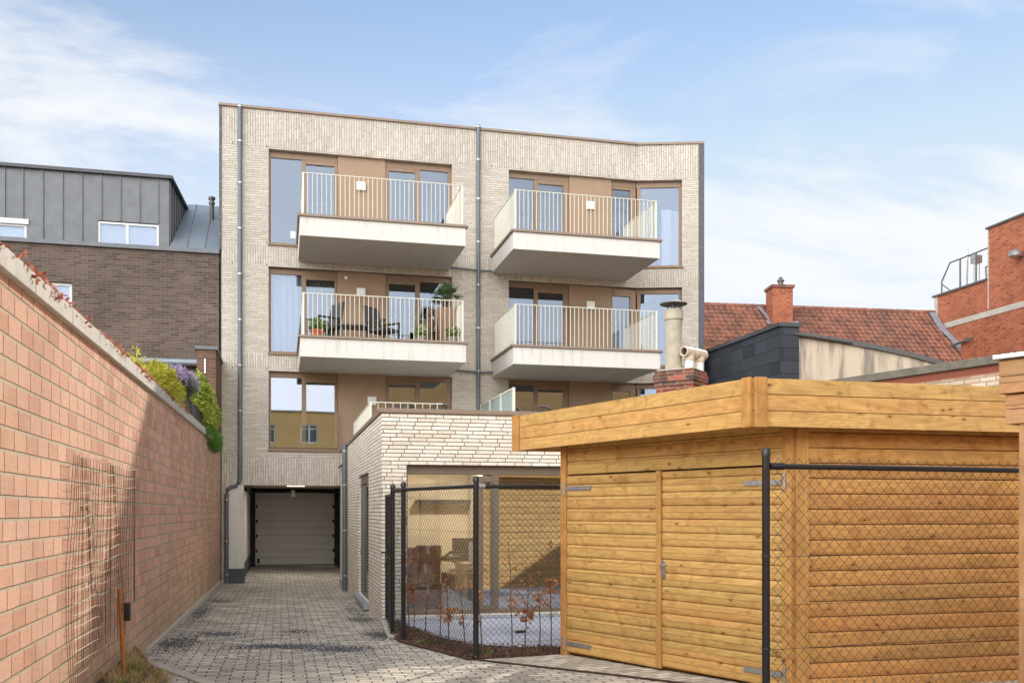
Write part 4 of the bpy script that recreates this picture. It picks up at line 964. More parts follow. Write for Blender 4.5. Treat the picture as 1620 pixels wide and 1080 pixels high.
def pot_plant(x, y, h, r, potmat, potname, label, n=260, fl=False):
    t = thing('potted_plant', label, 'plant', (x, y, BZ), 'small potted plants on the balcony')
    b = MB(); b.lathe((x, y, BZ), [(r*.75, 0), (r*.95, h*.85), (r*1.08, h*.85), (r*1.08, h), (r*.9, h), (r*.85, h*.9)], 18); b.build('pot', M[potmat], t)
    b = MB(); foliage(b, (x, y, BZ+h+.11), (r*1.25, r*1.25, .14), n, .07, .04, .4, .2); b.build('foliage', M['greenery'], t)
    if fl: b = MB(); foliage(b, (x+.03, y-.06, BZ+h+.17), (r*.8, r*.8, .07), 120, .04, .035, .2, .3); b.build('flowers', M['blossom'], t)
pot_plant(.80, 22.15, .24, .16, 'terracotta', 'pot', 'green plant in a round terracotta pot at the left end of the balcony')
pot_plant(3.17, 22.15, .2, .12, 'stonepot', 'pot', 'small potted plant with cream flowers left of the statue', 200, True)
pot_plant(3.92, 22.1, .2, .12, 'stonepot', 'pot', 'small potted plant with cream flowers in front of the tall palm pot', 200, True)
PT = thing('potted_palm', 'fan palm in a tall brown tapered pot at the right end of the balcony', 'palm', (3.88, 22.9, BZ))
b = MB(); b.prism([(3.68, 22.62), (4.0, 22.62), (4.0, 22.94), (3.68, 22.94)], BZ, BZ+.02); i = len(b.v)
p0, p1 = (3.68, 4.0, 22.62, 22.94), (3.60, 4.08, 22.54, 23.02)
b.v += [(p0[0], p0[2], BZ), (p0[1], p0[2], BZ), (p0[1], p0[3], BZ), (p0[0], p0[3], BZ), (p1[0], p1[2], BZ+1.0), (p1[1], p1[2], BZ+1.0), (p1[1], p1[3], BZ+1.0), (p1[0], p1[3], BZ+1.0)]
for q in ((4, 5, 6, 7), (0, 1, 5, 4), (1, 2, 6, 5), (2, 3, 7, 6), (3, 0, 4, 7)): b.face([i+w_ for w_ in q])
b.build('pot', M['tallpot'], PT, bevel=.01)
b = MB(); b.tube([(3.84, 22.78, BZ+.98), (3.86, 22.78, BZ+1.3)], [.07, .06], 10); b.build('trunk', M['bark'], PT)
b = MB()
for k in range(34):
    a = R.uniform(0, 6.283); el = R.uniform(-.35, 1.45); d = Vector((math.cos(a)*math.cos(el), math.sin(a)*math.cos(el), math.sin(el))); c0 = Vector((3.86, 22.78, BZ+1.26)); hub = c0+d*R.uniform(.14, .24)
    b.tube([c0, hub], .006, 4, False); sx_ = d.cross(Vector((0, 0, 1)))
    sx_ = sx_.normalized() if sx_.length > .01 else Vector((1, 0, 0)); sy = sx_.cross(d)
    for q in range(13):
        t = (q-6)/6*1.25; dd = (d*math.cos(t)+sx_*math.sin(t)+sy*R.uniform(-.1, .1)).normalized(); nn = sy.cross(dd)*.012; l = R.uniform(.22, .33)*(1-.2*abs(t)); tip = hub+dd*l+Vector((0, 0, -.03))
        b.quad(hub, hub+dd*l*.5+nn, tip, hub+dd*l*.5-nn)
b.build('crown', M['palm'], PT)
b = MB(); s_ = (3.43, 22.55)
b.lathe((s_[0], s_[1], BZ), [(.13, 0), (.13, .05), (.10, .08), (.115, .25), (.10, .42), (.13, .55), (.12, .66), (.06, .72), (.05, .75), (.075, .80), (.08, .87), (.06, .94), (.01, .97)], 14)
b.tube([(s_[0]-.12, s_[1], BZ+.62), (s_[0]-.16, s_[1]-.05, BZ+.45), (s_[0]-.05, s_[1]-.13, BZ+.36)], [.035, .03, .02], 8); b.tube([(s_[0]+.12, s_[1], BZ+.62), (s_[0]+.16, s_[1]-.05, BZ+.45), (s_[0]+.05, s_[1]-.13, BZ+.36)], [.035, .03, .02], 8)
o = b.build('statue', M['statue']); tag(o, 'dark carved seated figure statue beside the tall palm pot on the balcony', 'statue'); recentre(o, (s_[0], s_[1], BZ))

# ------------------------------------------------------------ chimney behind the shed with flue and tee vents
CM = thing('brick_chimney', 'weathered red brick chimney stack behind the shed roof', 'chimney', (6.95, 15.85, 0))
q4 = [(6.46, 15.93), (6.97, 15.39), (7.44, 15.84), (6.93, 16.38)]; cx_ = (sum(p[0] for p in q4)/4, sum(p[1] for p in q4)/4)
gr = lambda k: [(cx_[0]+(p[0]-cx_[0])*k, cx_[1]+(p[1]-cx_[1])*k) for p in q4]
b = MB(); b.prism(gr(.94), -.3, 3.86); b.prism(gr(1.0), 3.861, 3.93); b.prism(gr(1.06), 3.931, 4.06); b.prism(gr(1.0), 4.061, 4.13); b.build('stack', M['old_brick'], CM, bevel=.008)
b = MB(); b.prism(gr(.9), 4.131, 4.15); b.build('mortar_cap', M['concrete'], CM)
FL = thing('flue_pipe', 'tall grey cement flue pipe with flat metal hat on the brick chimney', 'flue', (6.80, 15.86, 4.15))
b = MB(); b.lathe((6.80, 15.86, 4.152), [(.150, 0), (.150, .3), (.150, .88), (.172, .89), (.172, 1.06), (.14, 1.08)], 24); b.build('pipe', M['flue'], FL)
b = MB(); b.lathe((6.80, 15.86, 5.22), [(.05, 0), (.05, .09), (.245, .10), (.245, .11), (.10, .16), (.01, .17)], 28)
for a in (0, 2.1, 4.2): b.tube([(6.8+.12*math.cos(a), 15.86+.12*math.sin(a), 5.2), (6.8+.12*math.cos(a), 15.86+.12*math.sin(a), 5.33)], .01, 6)
b.build('hat', M['steel_dark'], FL)
def tee(x, y, label):
    t = thing('tee_vent', label, 'vent', (x, y, 4.152), 'beige tee vents on the brick chimney')
    b = MB(); b.lathe((x, y, 4.152), [(.075, 0), (.075, .16)], 18); b.build('sleeve', M['white'], t)
    b = MB(); b.lathe((x, y, 4.313), [(.09, 0), (.09, .06), (.08, .12)], 18); d = Vector((.83, .55, 0)); c = Vector((x, y, 4.45))
    n = 20; a0 = d*.17; pr = [(.062, -.17), (.078, -.17), (.078, .17), (.062, .17)]; X = d.cross(Vector((0, 0, 1))); Y = Vector((0, 0, 1)); i0 = len(b.v)
    pr = [(.060, -.10), (.062, -.18), (.078, -.18), (.078, .16), (.062, .16), (.06, .05)]
    for r_, s_ in pr:
        for j in range(n): an = 2*math.pi*j/n; b.v.append(tuple(c+d*s_+(X*math.cos(an)+Y*math.sin(an))*r_*1.12))
    for k in range(len(pr)-1):
        for j in range(n): p = i0+k*n+j; q = i0+k*n+(j+1) % n; b.face([p, q, q+n, p+n], True)
    b.build('tee', M['pvc'], t)
    b = MB(); b.lathe((0, 0, 0), [(.01, 0), (.012, .001)], 8); i0 = 0
    bb = MB(); i0 = len(bb.v)
    for j in range(n): an = 2*math.pi*j/n; bb.v.append(tuple(c-d*.11+(X*math.cos(an)+Y*math.sin(an))*.068))
    bb.face(range(n)); bb.build('dark_bore', M['blackstuff'], t)
tee(7.03, 15.70, 'beige tee vent next to the flue pipe on the brick chimney'); tee(7.30, 15.86, 'beige tee vent furthest from the flue pipe on the brick chimney')

# ------------------------------------------------------------ right background
SB = thing('slate_clad_block', 'dark slate-clad flat roof block beside the stained beige wall', 'building', (11.4, 24, 0))
b = MB(); b.prism([(11.15, 19.85), (11.62, 19.85), (11.62, 29), (11.15, 29)], -.5, 5.88); b.build('cladding', M['slate'], SB)
b = MB(); b.prism([(11.09, 19.80), (11.66, 19.80), (11.66, 29), (11.09, 29)], 5.882, 5.97); b.build('roof_edge', M['clad'], SB)
RW = thing('rendered_house', 'stained beige rendered wall with dark sloping roof edge behind the shed', 'house', (15, 23, 0))
xs = [11.64, 12.6, 13.6, 14.6, 15.6, 17.0, 19.0]; zs = [5.68, 5.58, 5.47, 5.32, 5.12, 4.92, 4.8]
b = MB()
for i in range(6): b.prism([(xs[i], 19.95), (xs[i+1], 19.95), (xs[i+1], 28.5), (xs[i], 28.5)], -.5, [zs[i], zs[i+1], zs[i+1], zs[i]])
b.build('wall', M['stained'], RW)
b = MB()
for i in range(6): b.prism([(xs[i], 19.88), (xs[i+1], 19.88), (xs[i+1], 28.6), (xs[i], 28.6)], [zs[i]+.002, zs[i+1]+.002]*1+[zs[i+1]+.002, zs[i]+.002], [zs[i]+.11, zs[i+1]+.11, zs[i+1]+.11, zs[i]+.11])
b.tube([(11.5, 19.84, 5.72), (13.0, 19.84, 5.58)], .03, 8); b.build('roof_edge', M['steel_dark'], RW)
GW = thing('old_brick_wall', 'old limewashed red brick garden wall with grey coping behind the shed', 'wall', (9.2, 12, 0))
b = MB(); b.obox((8.0, 15.6), (10.1, 8.6), 0, -.25, -.3, 3.62); b.build('brickwork', M['white_brick'], GW)
b = MB(); b.obox((8.0, 15.65), (10.1, 8.55), .05, -.30, 3.622, 3.74); b.build('coping', plain('mossy_coping', h2l(108, 102, 90), .95, 0, .25, 8., .8), GW, bevel=.01)

RH = thing('tiled_roof_house', 'house with weathered orange clay tile roof in the right background', 'house', (20, 36, 0))
b = MB(); ridge = lambda u: 35.2-.08*(u-16.2); RZ = 9.86; tw = .24; rows = 26; dr = .26; a45 = math.radians(47)
u = 10.0; xsn = []
while u < 26.5: xsn.append(u); u += tw/6
for k in range(rows):
    for e in (0, 1):
        d = k*dr+e*(dr+.05); lift = .045 if e == 1 else .0
        for x in xsn:
            ph = ((x/tw) + .5*(k % 2)*0) % 1.0; wv = .028*math.sin(2*math.pi*ph)+.012*math.sin(4*math.pi*ph)
            b.v.append((x, ridge(x)-d*math.cos(a45)-(wv+lift)*math.sin(a45), RZ-d*math.sin(a45)+(wv+lift)*math.cos(a45)))
    n = len(xsn); i0 = len(b.v)-2*n
    for j in range(n-1): b.face([i0+j, i0+n+j, i0+n+j+1, i0+j+1], True)
    if k < rows:  # lower lip
        i1 = len(b.v)
        for j, x in enumerate(xsn):
            p = b.v[i0+n+j]; b.v.append((p[0], p[1]+.03, p[2]-.045))
        for j in range(n-1): b.face([i0+n+j, i1+j, i1+j+1, i0+n+j+1], False)
b.build('roof', M['tiles'], RH)
b = MB(); u = 10.
while u < 26.4: b.tube([(u, ridge(u), RZ+.0), (u+.38, ridge(u+.38), RZ+.0)], [.095, .11], 10); u += .37
b.build('ridge_tiles', M['tiles'], RH)
b = MB(); b.prism([(10, 30.6), (26.38, 29.8), (26.38, 39), (10, 39)], -.5, [4.5, 4.5, 4.5, 4.5]); b.prism([(10, ridge(10)), (26.38, ridge(26.38)), (26.38, 40), (10, 40)], [RZ-.15, RZ-.15, 4.6, 4.6], [RZ-.02, RZ-.02, 4.7, 4.7]); b.build('body', M['red_brick'], RH)
b = MB(); chx = 18.72; b.prism([(chx, 33.95), (chx+.80, 33.80), (chx+.95, 34.6), (chx+.15, 34.75)], 8.6, 10.40); ch = b.build('chimney', M['red_brick'], RH)
b = MB(); b.prism([(chx-.06, 33.89), (chx+.85, 33.73), (chx+1.01, 34.66), (chx+.1, 34.81)], 10.402, 10.51); b.build('chimney_cap', M['tiles'], ch)
b = MB(); b.lathe((chx+.55, 34.3, 10.51), [(.12, 0), (.10, .22), (.14, .23), (.14, .29), (.07, .30), (.07, .40)], 12); b.build('chimney_pot', M['steel_dark'], ch)
def onroof(u, d, up=.07): return (u, ridge(u)-d*math.cos(a45)-up*math.sin(a45), RZ-d*math.sin(a45)+up*math.cos(a45))
def strip(b, pts, wd):
    for a, c in zip(pts[:-1], pts[1:]):
        b.quad(onroof(a[0]-wd/2, a[1]), onroof(c[0]-wd/2, c[1]), onroof(c[0]+wd/2, c[1]), onroof(a[0]+wd/2, a[1]))
b = MB(); strip(b, [(18.6, -.05), (18.72, .5), (18.8, 1.05)], .16); strip(b, [(19.2, 1.2), (19.3, 2.2), (19.45, 3.6), (19.6, 6.2)], .2)
b.quad(onroof(18.6, 1.0), onroof(18.6, 1.25), onroof(19.95, 1.25), onroof(19.95, 1.0)); b.build('lead_flashing', M['lead'], RH); b = MB(); strip(b, [(26.22, -.1), (26.10, 1.2), (26.25, 2.0), (26.2, 3.6), (26.2, 6.4)], .30); b.build('lead_flashing', M['lead'], RH)

RB = thing('red_brick_building', 'tall orange-red brick building with roof terrace at the right edge', 'building', (29, 30, 0))
b = MB(); b.prism([(26.4, 18), (36, 18), (36, 31.33), (26.4, 31.33)], -.5, 12.45); b.prism([(26.4, 31.332), (36, 31.332), (36, 34.4), (26.4, 34.4)], -.5, 10.5); b.build('wall', M['red_brick'], RB)
b = MB(); b.prism([(26.33, 17.9), (36, 17.9), (36, 31.40), (26.33, 31.40)], 12.452, 12.53); b.prism([(26.33, 31.405), (36, 31.405), (36, 34.5), (26.33, 34.5)], 10.502, 10.58); b.build('roof_edge', M['steel_dark'], RB)
b = MB(); b.box(26.37, 26.398, 18, 34.38, 9.1, 9.32); b.box(26.38, 26.398, 31.28, 31.33, 9.4, 12.4); b.box(26.38, 26.398, 34.2, 34.4, 8.6, 10.5); b.build('concrete_band', M['concrete'], RB)
b = MB(); b.box(26.05, 26.395, 31.5, 32.4, 6.2, 8.25); b.build('buttress', M['red_brick'], RB); b = MB(); b.tube([(25.95, 31.6, 8.32), (25.95, 33.0, 8.2)], .05, 8); b.build('gutter', M['pipe'], RB)
b = MB(); b.lathe((26.1, 29.6, 10.9), [(.14, 0), (.22, .06), (.24, .16), (.18, .26), (.08, .3)], 14); b.tube([(26.1, 29.6, 11.0), (26.4, 29.6, 11.0)], .05, 8); b.build('wall_lamp', M['galv'], RB)
b = MB(); yv = [(34.1, 10.58), (34.1, 11.1), (33.6, 11.75), (31.42, 11.78)]
b.tube([(26.5, y, z) for y, z in yv], .03, 8)
for y in (33.0, 32.1): b.tube([(26.5, y, 10.58), (26.5, y, 11.76)], .035, 8)
b.tube([(26.5, 34.1, 11.0), (26.9, 33.9, 10.6)], .02, 6); b.build('terrace_railing', M['steel_dark'], RB)
AN = thing('roof_antenna', 'antenna mast with bracket and box on the red brick roof terrace', 'antenna', (26.8, 33.0, 10.58))
b = MB(); b.tube([(26.8, 33.0, 10.58), (26.85, 32.95, 12.75)], [.04, .02], 8); b.build('mast', M['galv'], AN)
b = MB(); b.box(26.9, 27.2, 32.6, 32.9, 11.55, 11.85); b.tube([(26.9, 32.7, 10.58), (26.9, 32.7, 11.6)], .02, 6); b.tube([(27.15, 32.7, 10.58), (27.15, 32.7, 11.6)], .02, 6); b.tube([(26.8, 33, 11.9), (27.1, 32.8, 11.9)], .05, 6); b.build('bracket_box', M['galv'], AN)
VF = thing('vent_frame', 'small grey steel frame standing on the red brick roof terrace', 'frame', (26.9, 31.9, 10.58))
b = MB(); b.tube([(26.9, 32.0, 10.58), (26.9, 32.05, 11.2), (26.9, 31.7, 11.3), (26.9, 31.65, 10.6)], .04, 6); b.build('bars', M['galv'], VF)

# ------------------------------------------------------------ timber shed with double doors
A_ = Vector((2.955, 9.9)); B_ = Vector((4.1, 7.14)); C_ = Vector((8.3, 7.14)); D_ = Vector((8.3, 8.9))
SH = thing('timber_shed', 'yellow-brown timber shed with double doors and deep flat roof fascia', 'shed', (5.5, 8.3, .1))
def boards(b, p0, p1, z0, z1, pitch, t=.022, back=-.02, groove=.007, round_=False):
    """horizontal boards with their own profile; front to the right of p0->p1"""
    p0 = Vector(p0); p1 = Vector(p1); d = (p1-p0).normalized(); n = Vector((d.y, -d.x)); z = z0
    while z < z1-.01:
        e = min(z+pitch, z1)
        if round_: prof = [(back, z), (t*.35, z), (t*.62, z+.006), (t*.9, z+.025), (t, z+pitch*.5), (t*.9, e-.025), (t*.6, e-.005), (back, e-.002)]
        else: prof = [(back, z), (t-groove, z), (t, z+groove), (t, e-groove), (t-groove*.8, e-.002), (back, e-.002)]
        i = len(b.v); m = len(prof)
        for p in (p0, p1):
            for o_, zz_ in prof: b.v.append((p.x+n.x*o_, p.y+n.y*o_, zz_))
        for k in range(m): b.face([i+k, i+m+k, i+m+(k+1) % m, i+(k+1) % m])
        b.face([i+m-1-k for k in range(m)]); b.face([i+m+k for k in range(m)])
        z = e
dL = (B_-A_).normalized(); nL = Vector((dL.y, -dL.x)); nL = -nL if nL.x > 0 else nL
LL_ = (B_-A_).length
S_ = lambda s, o=0.: (A_.x+dL.x*s+nL.x*o, A_.y+dL.y*s+nL.y*o)
# is the outward side to the right of A->B?  right normal = (dy,-dx)
flip = Vector((dL.y, -dL.x)).dot(nL) < 0
def lbox(b, s0, s1, o0, o1, z0, z1):
    b.prism([S_(s0, o0), S_(s1, o0), S_(s1, o1), S_(s0, o1)] if not flip else [S_(s0, o1), S_(s1, o1), S_(s1, o0), S_(s0, o0)][::-1], z0, z1)
g0 = lambda s: gz(*S_(s))
DH = 2.02
def leaf_door(s0, s1):
    b = MB(); boards(b, S_(s0, 0), S_(s1, 0), g0((s0+s1)/2)+.035, DH, .1275, .02, -.03, .006, True) if not flip else boards(b, S_(s1, 0), S_(s0, 0), g0((s0+s1)/2)+.035, DH, .1275, .02, -.03, .006, True)
    return b.build('door', M['w_left'], SH)
pl = .10
d1 = leaf_door(pl+.004, LL_/2-.0); d2 = leaf_door(LL_/2+.005, LL_-.07)
b = MB(); lbox(b, LL_/2-.032, LL_/2+.032, .022, .042, g0(LL_/2)+.03, DH+.005); b.build('cover_strip', M['w_trimv'], d2, bevel=.004)
b = MB(); c = S_(LL_/2+.06, .045); b.tube([(c[0], c[1], 1.13), (c[0]+nL.x*.04, c[1]+nL.y*.04, 1.13), (c[0]+nL.x*.04+dL.x*.09, c[1]+nL.y*.04+dL.y*.09, 1.13)], .009, 8); lbox(b, LL_/2+.035, LL_/2+.075, .021, .032, 1.0, 1.17)
b.tube([(c[0]-nL.x*.02, c[1]-nL.y*.02, 1.04), (c[0]+nL.x*.005, c[1]+nL.y*.005, 1.04)], .02, 10); b.build('door_handle', M['galv'], d2, bevel=.002)
for dd, s0, s1, piv in ((d1, pl+.0, pl+.40, pl-.03), (d2, LL_-.47, LL_-.07, LL_-.035)):
    for z in (DH-.14, g0(s0)+.14):
        b = MB(); lbox(b, s0, s1, .024, .031, z-.022, z+.022)
        pz = S_(piv, .035); b.tube([(pz[0], pz[1], z-.07), (pz[0], pz[1], z+.07)], .014, 8)
        for k in range(4): q = S_(s0+.05+k*.1, .033); b.lathe((q[0], q[1], z-.005), [(.008, 0), (.008, .01)], 8)
        b.build('hinge', M['galv'], dd)
# frame posts
for s0, s1 in ((0.0, pl-.004), (LL_-.065, LL_+.03)):
    b = MB(); lbox(b, s0, s1, -.07, .028, g0(s0)-.08, 2.33); b.build('corner_post', M['w_trimv'], SH, bevel=.005)
b = MB(); b.prism([(B_.x+.035, B_.y-.035), (B_.x+.155, B_.y-.035), (B_.x+.155, B_.y+.06), (B_.x+.035, B_.y+.06)], .05, 2.33); b.build('corner_post', M['w_trimv'], SH, bevel=.005)
# header over the doors
b = MB(); (boards(b, S_(pl, 0), S_(LL_-.07, 0), DH+.012, 2.33, .135, .01, -.05, .006, True) if not flip else boards(b, S_(LL_-.07, 0), S_(pl, 0), DH+.012, 2.33, .135, .01, -.05, .006, True)); b.build('header_boards', M['w_left'], SH)
# side and rear walls
b = MB(); boards(b, (B_.x+.155, B_.y), C_, .12, 2.33, .128, .022, -.02, .006, True); b.build('side_wall', M['w_right'], SH)
b = MB(); boards(b, (C_.x, C_.y+.02), D_, .12, 2.33, .128, .022, -.02, .006, True); b.build('end_wall', M['w_right'], SH)
b = MB(); boards(b, D_, A_, .05, 2.33, .128, .022, -.02, .006, True); b.build('rear_wall', M['w_rear'], SH)
b = MB(); b.prism([(A_.x+.1, A_.y-.06), (B_.x+.08, B_.y+.06), (C_.x-.1, C_.y+.06), (C_.x-.1, D_.y-.05)], .1, .16); b.build('floor', M['w_trimv'], SH)
# roof: fascia boards, corner battens, soffit, roof skin
F1, F2, F3, F4 = Vector((2.56, 10.38)), Vector((3.65, 6.93)), Vector((8.9, 6.93)), Vector((8.9, 9.2))
b = MB(); q = (F1-F2).normalized(); n = Vector((-q.y, q.x))
RZ0, RZ1 = 2.31, 2.70
boards(b, F1, F2-q*-.0, RZ0, RZ1, .13, .02, -.02, .005) if Vector(((F2-F1).y, -(F2-F1).x)).x < 0 else boards(b, F2, F1, RZ0, RZ1, .13, .02, -.02, .005)
b.build('fascia', M['w_fl'], SH)
b = MB(); boards(b, (F2.x+.0, F2.y), F3, RZ0, RZ1, .13, .02, -.02, .005); b.build('fascia', M['w_fr'], SH)
b = MB(); boards(b, F3, F4, RZ0, RZ1, .13, .02, -.02, .005); boards(b, F4, F1, RZ0, RZ1, .13, .02, -.02, .005); b.build('fascia', M['w_fr'], SH)
ql = (F1-F2).normalized(); nl = Vector((-ql.y, ql.x)); nl = nl if nl.x < 0 else -nl
def tb(name, c0, c1, o0, o1, org, dr, nr, z0, z1):
    P = lambda s, o: (org.x+dr.x*s+nr.x*o, org.y+dr.y*s+nr.y*o); pp = [P(c0, o0), P(c1, o0), P(c1, o1), P(c0, o1)]
    ar = sum(pp[i][0]*pp[(i+1) % 4][1]-pp[(i+1) % 4][0]*pp[i][1] for i in range(4)); b = MB(); b.prism(pp if ar > 0 else pp[::-1], z0, z1); return b.build(name, M['w_trimv'], SH, bevel=.004)
tb('corner_batten', -.01, .09, .021, .042, F2, ql, nl, RZ0-.004, RZ1+.004)
tb('corner_batten', .0, .105, .021, .042, F2, Vector((1, 0)), Vector((0, -1)), RZ0-.004, RZ1+.004)
tb('corner_batten', -.11, .03, .021, .042, F1, ql*-1*-1, nl, RZ0-.004, RZ1+.004)
for z in (2.36, 2.42, 2.49, 2.55, 2.62, 2.67):
    for sx_ in (.03, .075): b = MB(); b.tube([(F2.x+sx_, F2.y-.0415, z), (F2.x+sx_, F2.y-.0435, z)], .004, 6); b.build('screw', M['galv'], SH)
b = MB(); ins = [(F1.x+.03, F1.y-.03), (F2.x+.025, F2.y+.03), (F3.x-.03, F3.y+.03), (F4.x-.03, F4.y-.03)]; b.prism(ins, 2.335, 2.36); b.build('soffit', M['w_fl'], SH)
b = MB(); b.prism(ins, 2.60, 2.66); b.build('roof_skin', M['clad'], SH)

# ------------------------------------------------------------ neighbouring timber shed at the right edge
S2 = thing('brown_timber_shed', 'brown timber shed with stepped fascia cut off by the right edge', 'shed', (6.2, 5.2, .15))
P0 = Vector((4.815, 5.42)); dr = Vector((.42, -.907)); P1 = P0+dr*2.6; nr = Vector((-.907, -.42))
def sbox(b, s0, s1, o0, o1, z0, z1):
    pp = [(P0.x+dr.x*s+nr.x*o, P0.y+dr.y*s+nr.y*o) for s, o in ((s0, o0), (s1, o0), (s1, o1), (s0, o1))]
    ar = sum(pp[i][0]*pp[(i+1) % 4][1]-pp[(i+1) % 4][0]*pp[i][1] for i in range(4)); b.prism(pp if ar > 0 else pp[::-1], z0, z1)
b = MB()
for k in range(16): sbox(b, .10, 2.6, -.03, .0, .12+k*.14, .12+k*.14+.136)
b.build('wall', M['w_dark'], S2, bevel=.005)
b = MB(); sbox(b, 0, .10, -.09, .012, .05, 2.33); b.build('corner_post', wood_mat('neighbour_post', h2l(190, 148, 104), h2l(136, 94, 62), .7, .7, .2, 0, .1, True, .05), S2, bevel=.005)
b = MB()
for k in range(2): sbox(b, -.08, 2.7, -.5, .03, 2.225+k*.10, 2.322+k*.10)
b.build('lower_fascia', M['w_dark'], S2, bevel=.005)
b = MB()
for k in range(2): sbox(b, -.11, 2.75, -.9, .06, 2.43+k*.115, 2.542+k*.115)
b.build('upper_fascia', M['w_dark'], S2, bevel=.005)
b = MB(); sbox(b, -.14, 2.8, -1.0, .09, 2.66, 2.69); b.build('roof_trim', M['galv'], S2, bevel=.004)

# ------------------------------------------------------------ chain link fences
def link(b, p0, p1, z0, z1, dw=.060, r=.0017, top=.018):
    p0 = Vector(p0); p1 = Vector(p1); ln = (p1-p0).length; H = z1-z0
    def P(s, z, o): t = s/ln; d = (p1-p0).normalized(); return Vector((p0.x+d.x*s+d.y*o, p0.y+d.y*s-d.x*o, z))
    n = int((ln+H)/dw)+1
    for fam in (1, -1):
        for k in range(-int(H/dw)-1, int(ln/dw)+int(H/dw)+2):
            s0 = k*dw; s1 = s0+fam*H; a, za, c, zc_ = s0, z0, s1, z1
            def clip(s_): return z0+(s_-s0)*fam
            if fam > 0:
                if a < 0: za = clip(0); a = 0
                if c > ln: zc_ = clip(ln); c = ln
                if za >= zc_ or a > ln or c < 0: continue
            else:
                if a > ln: za = clip(ln); a = ln
                if c < 0: zc_ = clip(0); c = 0
                if za >= zc_ or a < 0 or c > ln: continue
            if abs(zc_-z1) < 1e-6: c += fam*top*.5; zc_ += top
            b.tube([P(a, za, fam*.0015), P(c, zc_, fam*.0015)], r, 3, False)
def post(T, x, y, z1, r=.03):
    z0 = gz(x, y); b = MB(); b.lathe((x, y, z0-.1), [(r, 0), (r, z1-z0+.08), (r*1.12, z1-z0+.08), (r*1.12, z1-z0+.12), (r*.7, z1-z0+.14)], 16); return b.build('post', M['black'], T)
FA = thing('chain_link_fence', 'black chain link fence enclosing the patio left of the shed', 'fence', (2.0, 9.77, gz(2, 9.77)))
pA, pB, pC, pD = (1.40, 12.35), (1.45, 11.63), (1.975, 9.77), (3.0, 9.93)
post(FA, *pA, 1.95); post(FA, *pB, 1.96); post(FA, *pC, 1.965)
for a, c in ((pA, pB), (pB, pC), (pC, pD)):
    b = MB(); b.tube([(a[0], a[1], 1.90), (c[0], c[1], 1.90)], .021, 12); b.build('top_rail', M['black'], FA)
    b = MB(); link(b, a, c, gz(*a)+.05, 1.945, .066, .0018); b.build('chain_mesh', M['mesh_black'], FA)
    b = MB()
    for z in (1.42, .75, .25): b.tube([(a[0], a[1], z), (c[0], c[1], z)], .0016, 4, False)
    b.build('line_wire', M['mesh_black'], FA)
b = MB(); b.tube([(2.42, 9.83, .36), (2.52, 9.846, .36)], .016, 8); b.build('tensioner', M['black'], FA)
b = MB(); b.tube([(2.0, 9.77, 1.90), (2.07, 9.785, 1.90)], .027, 12); b.tube([(2.93, 9.9, 1.9), (3.0, 9.93, 1.9)], .027, 12); b.build('rail_clamp', M['galv'], FA)
GT2 = thing('garden_gate', 'narrow black metal garden gate against the brick extension corner', 'gate', (1.45, 13.2, 0))
b = MB(); ga, gc = (1.49, 13.93), (1.405, 12.45)
for p in (ga, gc): b.obox((p[0], p[1]-.02), (p[0], p[1]+.02), -.02, .02, .03, 1.88)
b.tube([(ga[0], ga[1], 1.86), (gc[0], gc[1], 1.86)], .018, 8); b.tube([(ga[0], ga[1], .08), (gc[0], gc[1], .08)], .018, 8); b.tube([(ga[0], ga[1], 1.0), (gc[0], gc[1], 1.0)], .014, 8); b.build('frame', M['black'], GT2)
b = MB(); link(b, ga, gc, .08, 1.86, .06, .0017, 0); b.build('chain_mesh', M['mesh_black'], GT2)
b = MB(); b.tube([(1.47, 13.6, 1.05), (1.38, 13.62, 1.05), (1.38, 13.5, 1.05)], .012, 8); b.box(1.45, 1.49, 13.5, 13.62, .9, 1.1); b.build('gate_handle', M['black'], GT2)
b = MB(); z_ = gz(1.5, 12.8); b.prism([(1.30, 12.0), (1.46, 12.0), (1.56, 13.95), (1.40, 13.95)], z_-.1, z_+.04); struct(b.build('gate_threshold_kerb', M['concrete'], bevel=.006))
FB = thing('chain_link_fence', 'black chain link fence in front of the shed side wall at right', 'fence', (3.21, 5.91, gz(3.2, 5.9)))
pE, pF = (3.21, 5.91), (5.40, 6.10)
post(FB, *pE, 2.03, .027); b = MB(); b.tube([(pE[0]+.06, pE[1], 1.945), (pF[0], pF[1], 1.945)], .019, 12); b.build('top_rail', M['black'], FB)
b = MB(); link(b, (pE[0]+.05, pE[1]), pF, .1, 1.985, .084, .0022); b.build('chain_mesh', M['mesh_black'], FB)
b = MB()
for z in (1.33, .70, 1.0): b.tube([(pE[0], pE[1]-.03, z), (pE[0]+.05, pE[1]-.03, z), (pF[0], pF[1], z)], .0018, 4, False)
for z in (1.33, .70): b.tube([(pE[0], pE[1], z), (pE[0], pE[1], z+.012)], .031, 12)
b.build('line_wire', M['mesh_black'], FB)
b = MB(); b.tube([(pE[0]+.03, pE[1], 1.945), (pE[0]+.13, pE[1], 1.945)], .025, 12); b.build('rail_clamp', M['black'], FB)

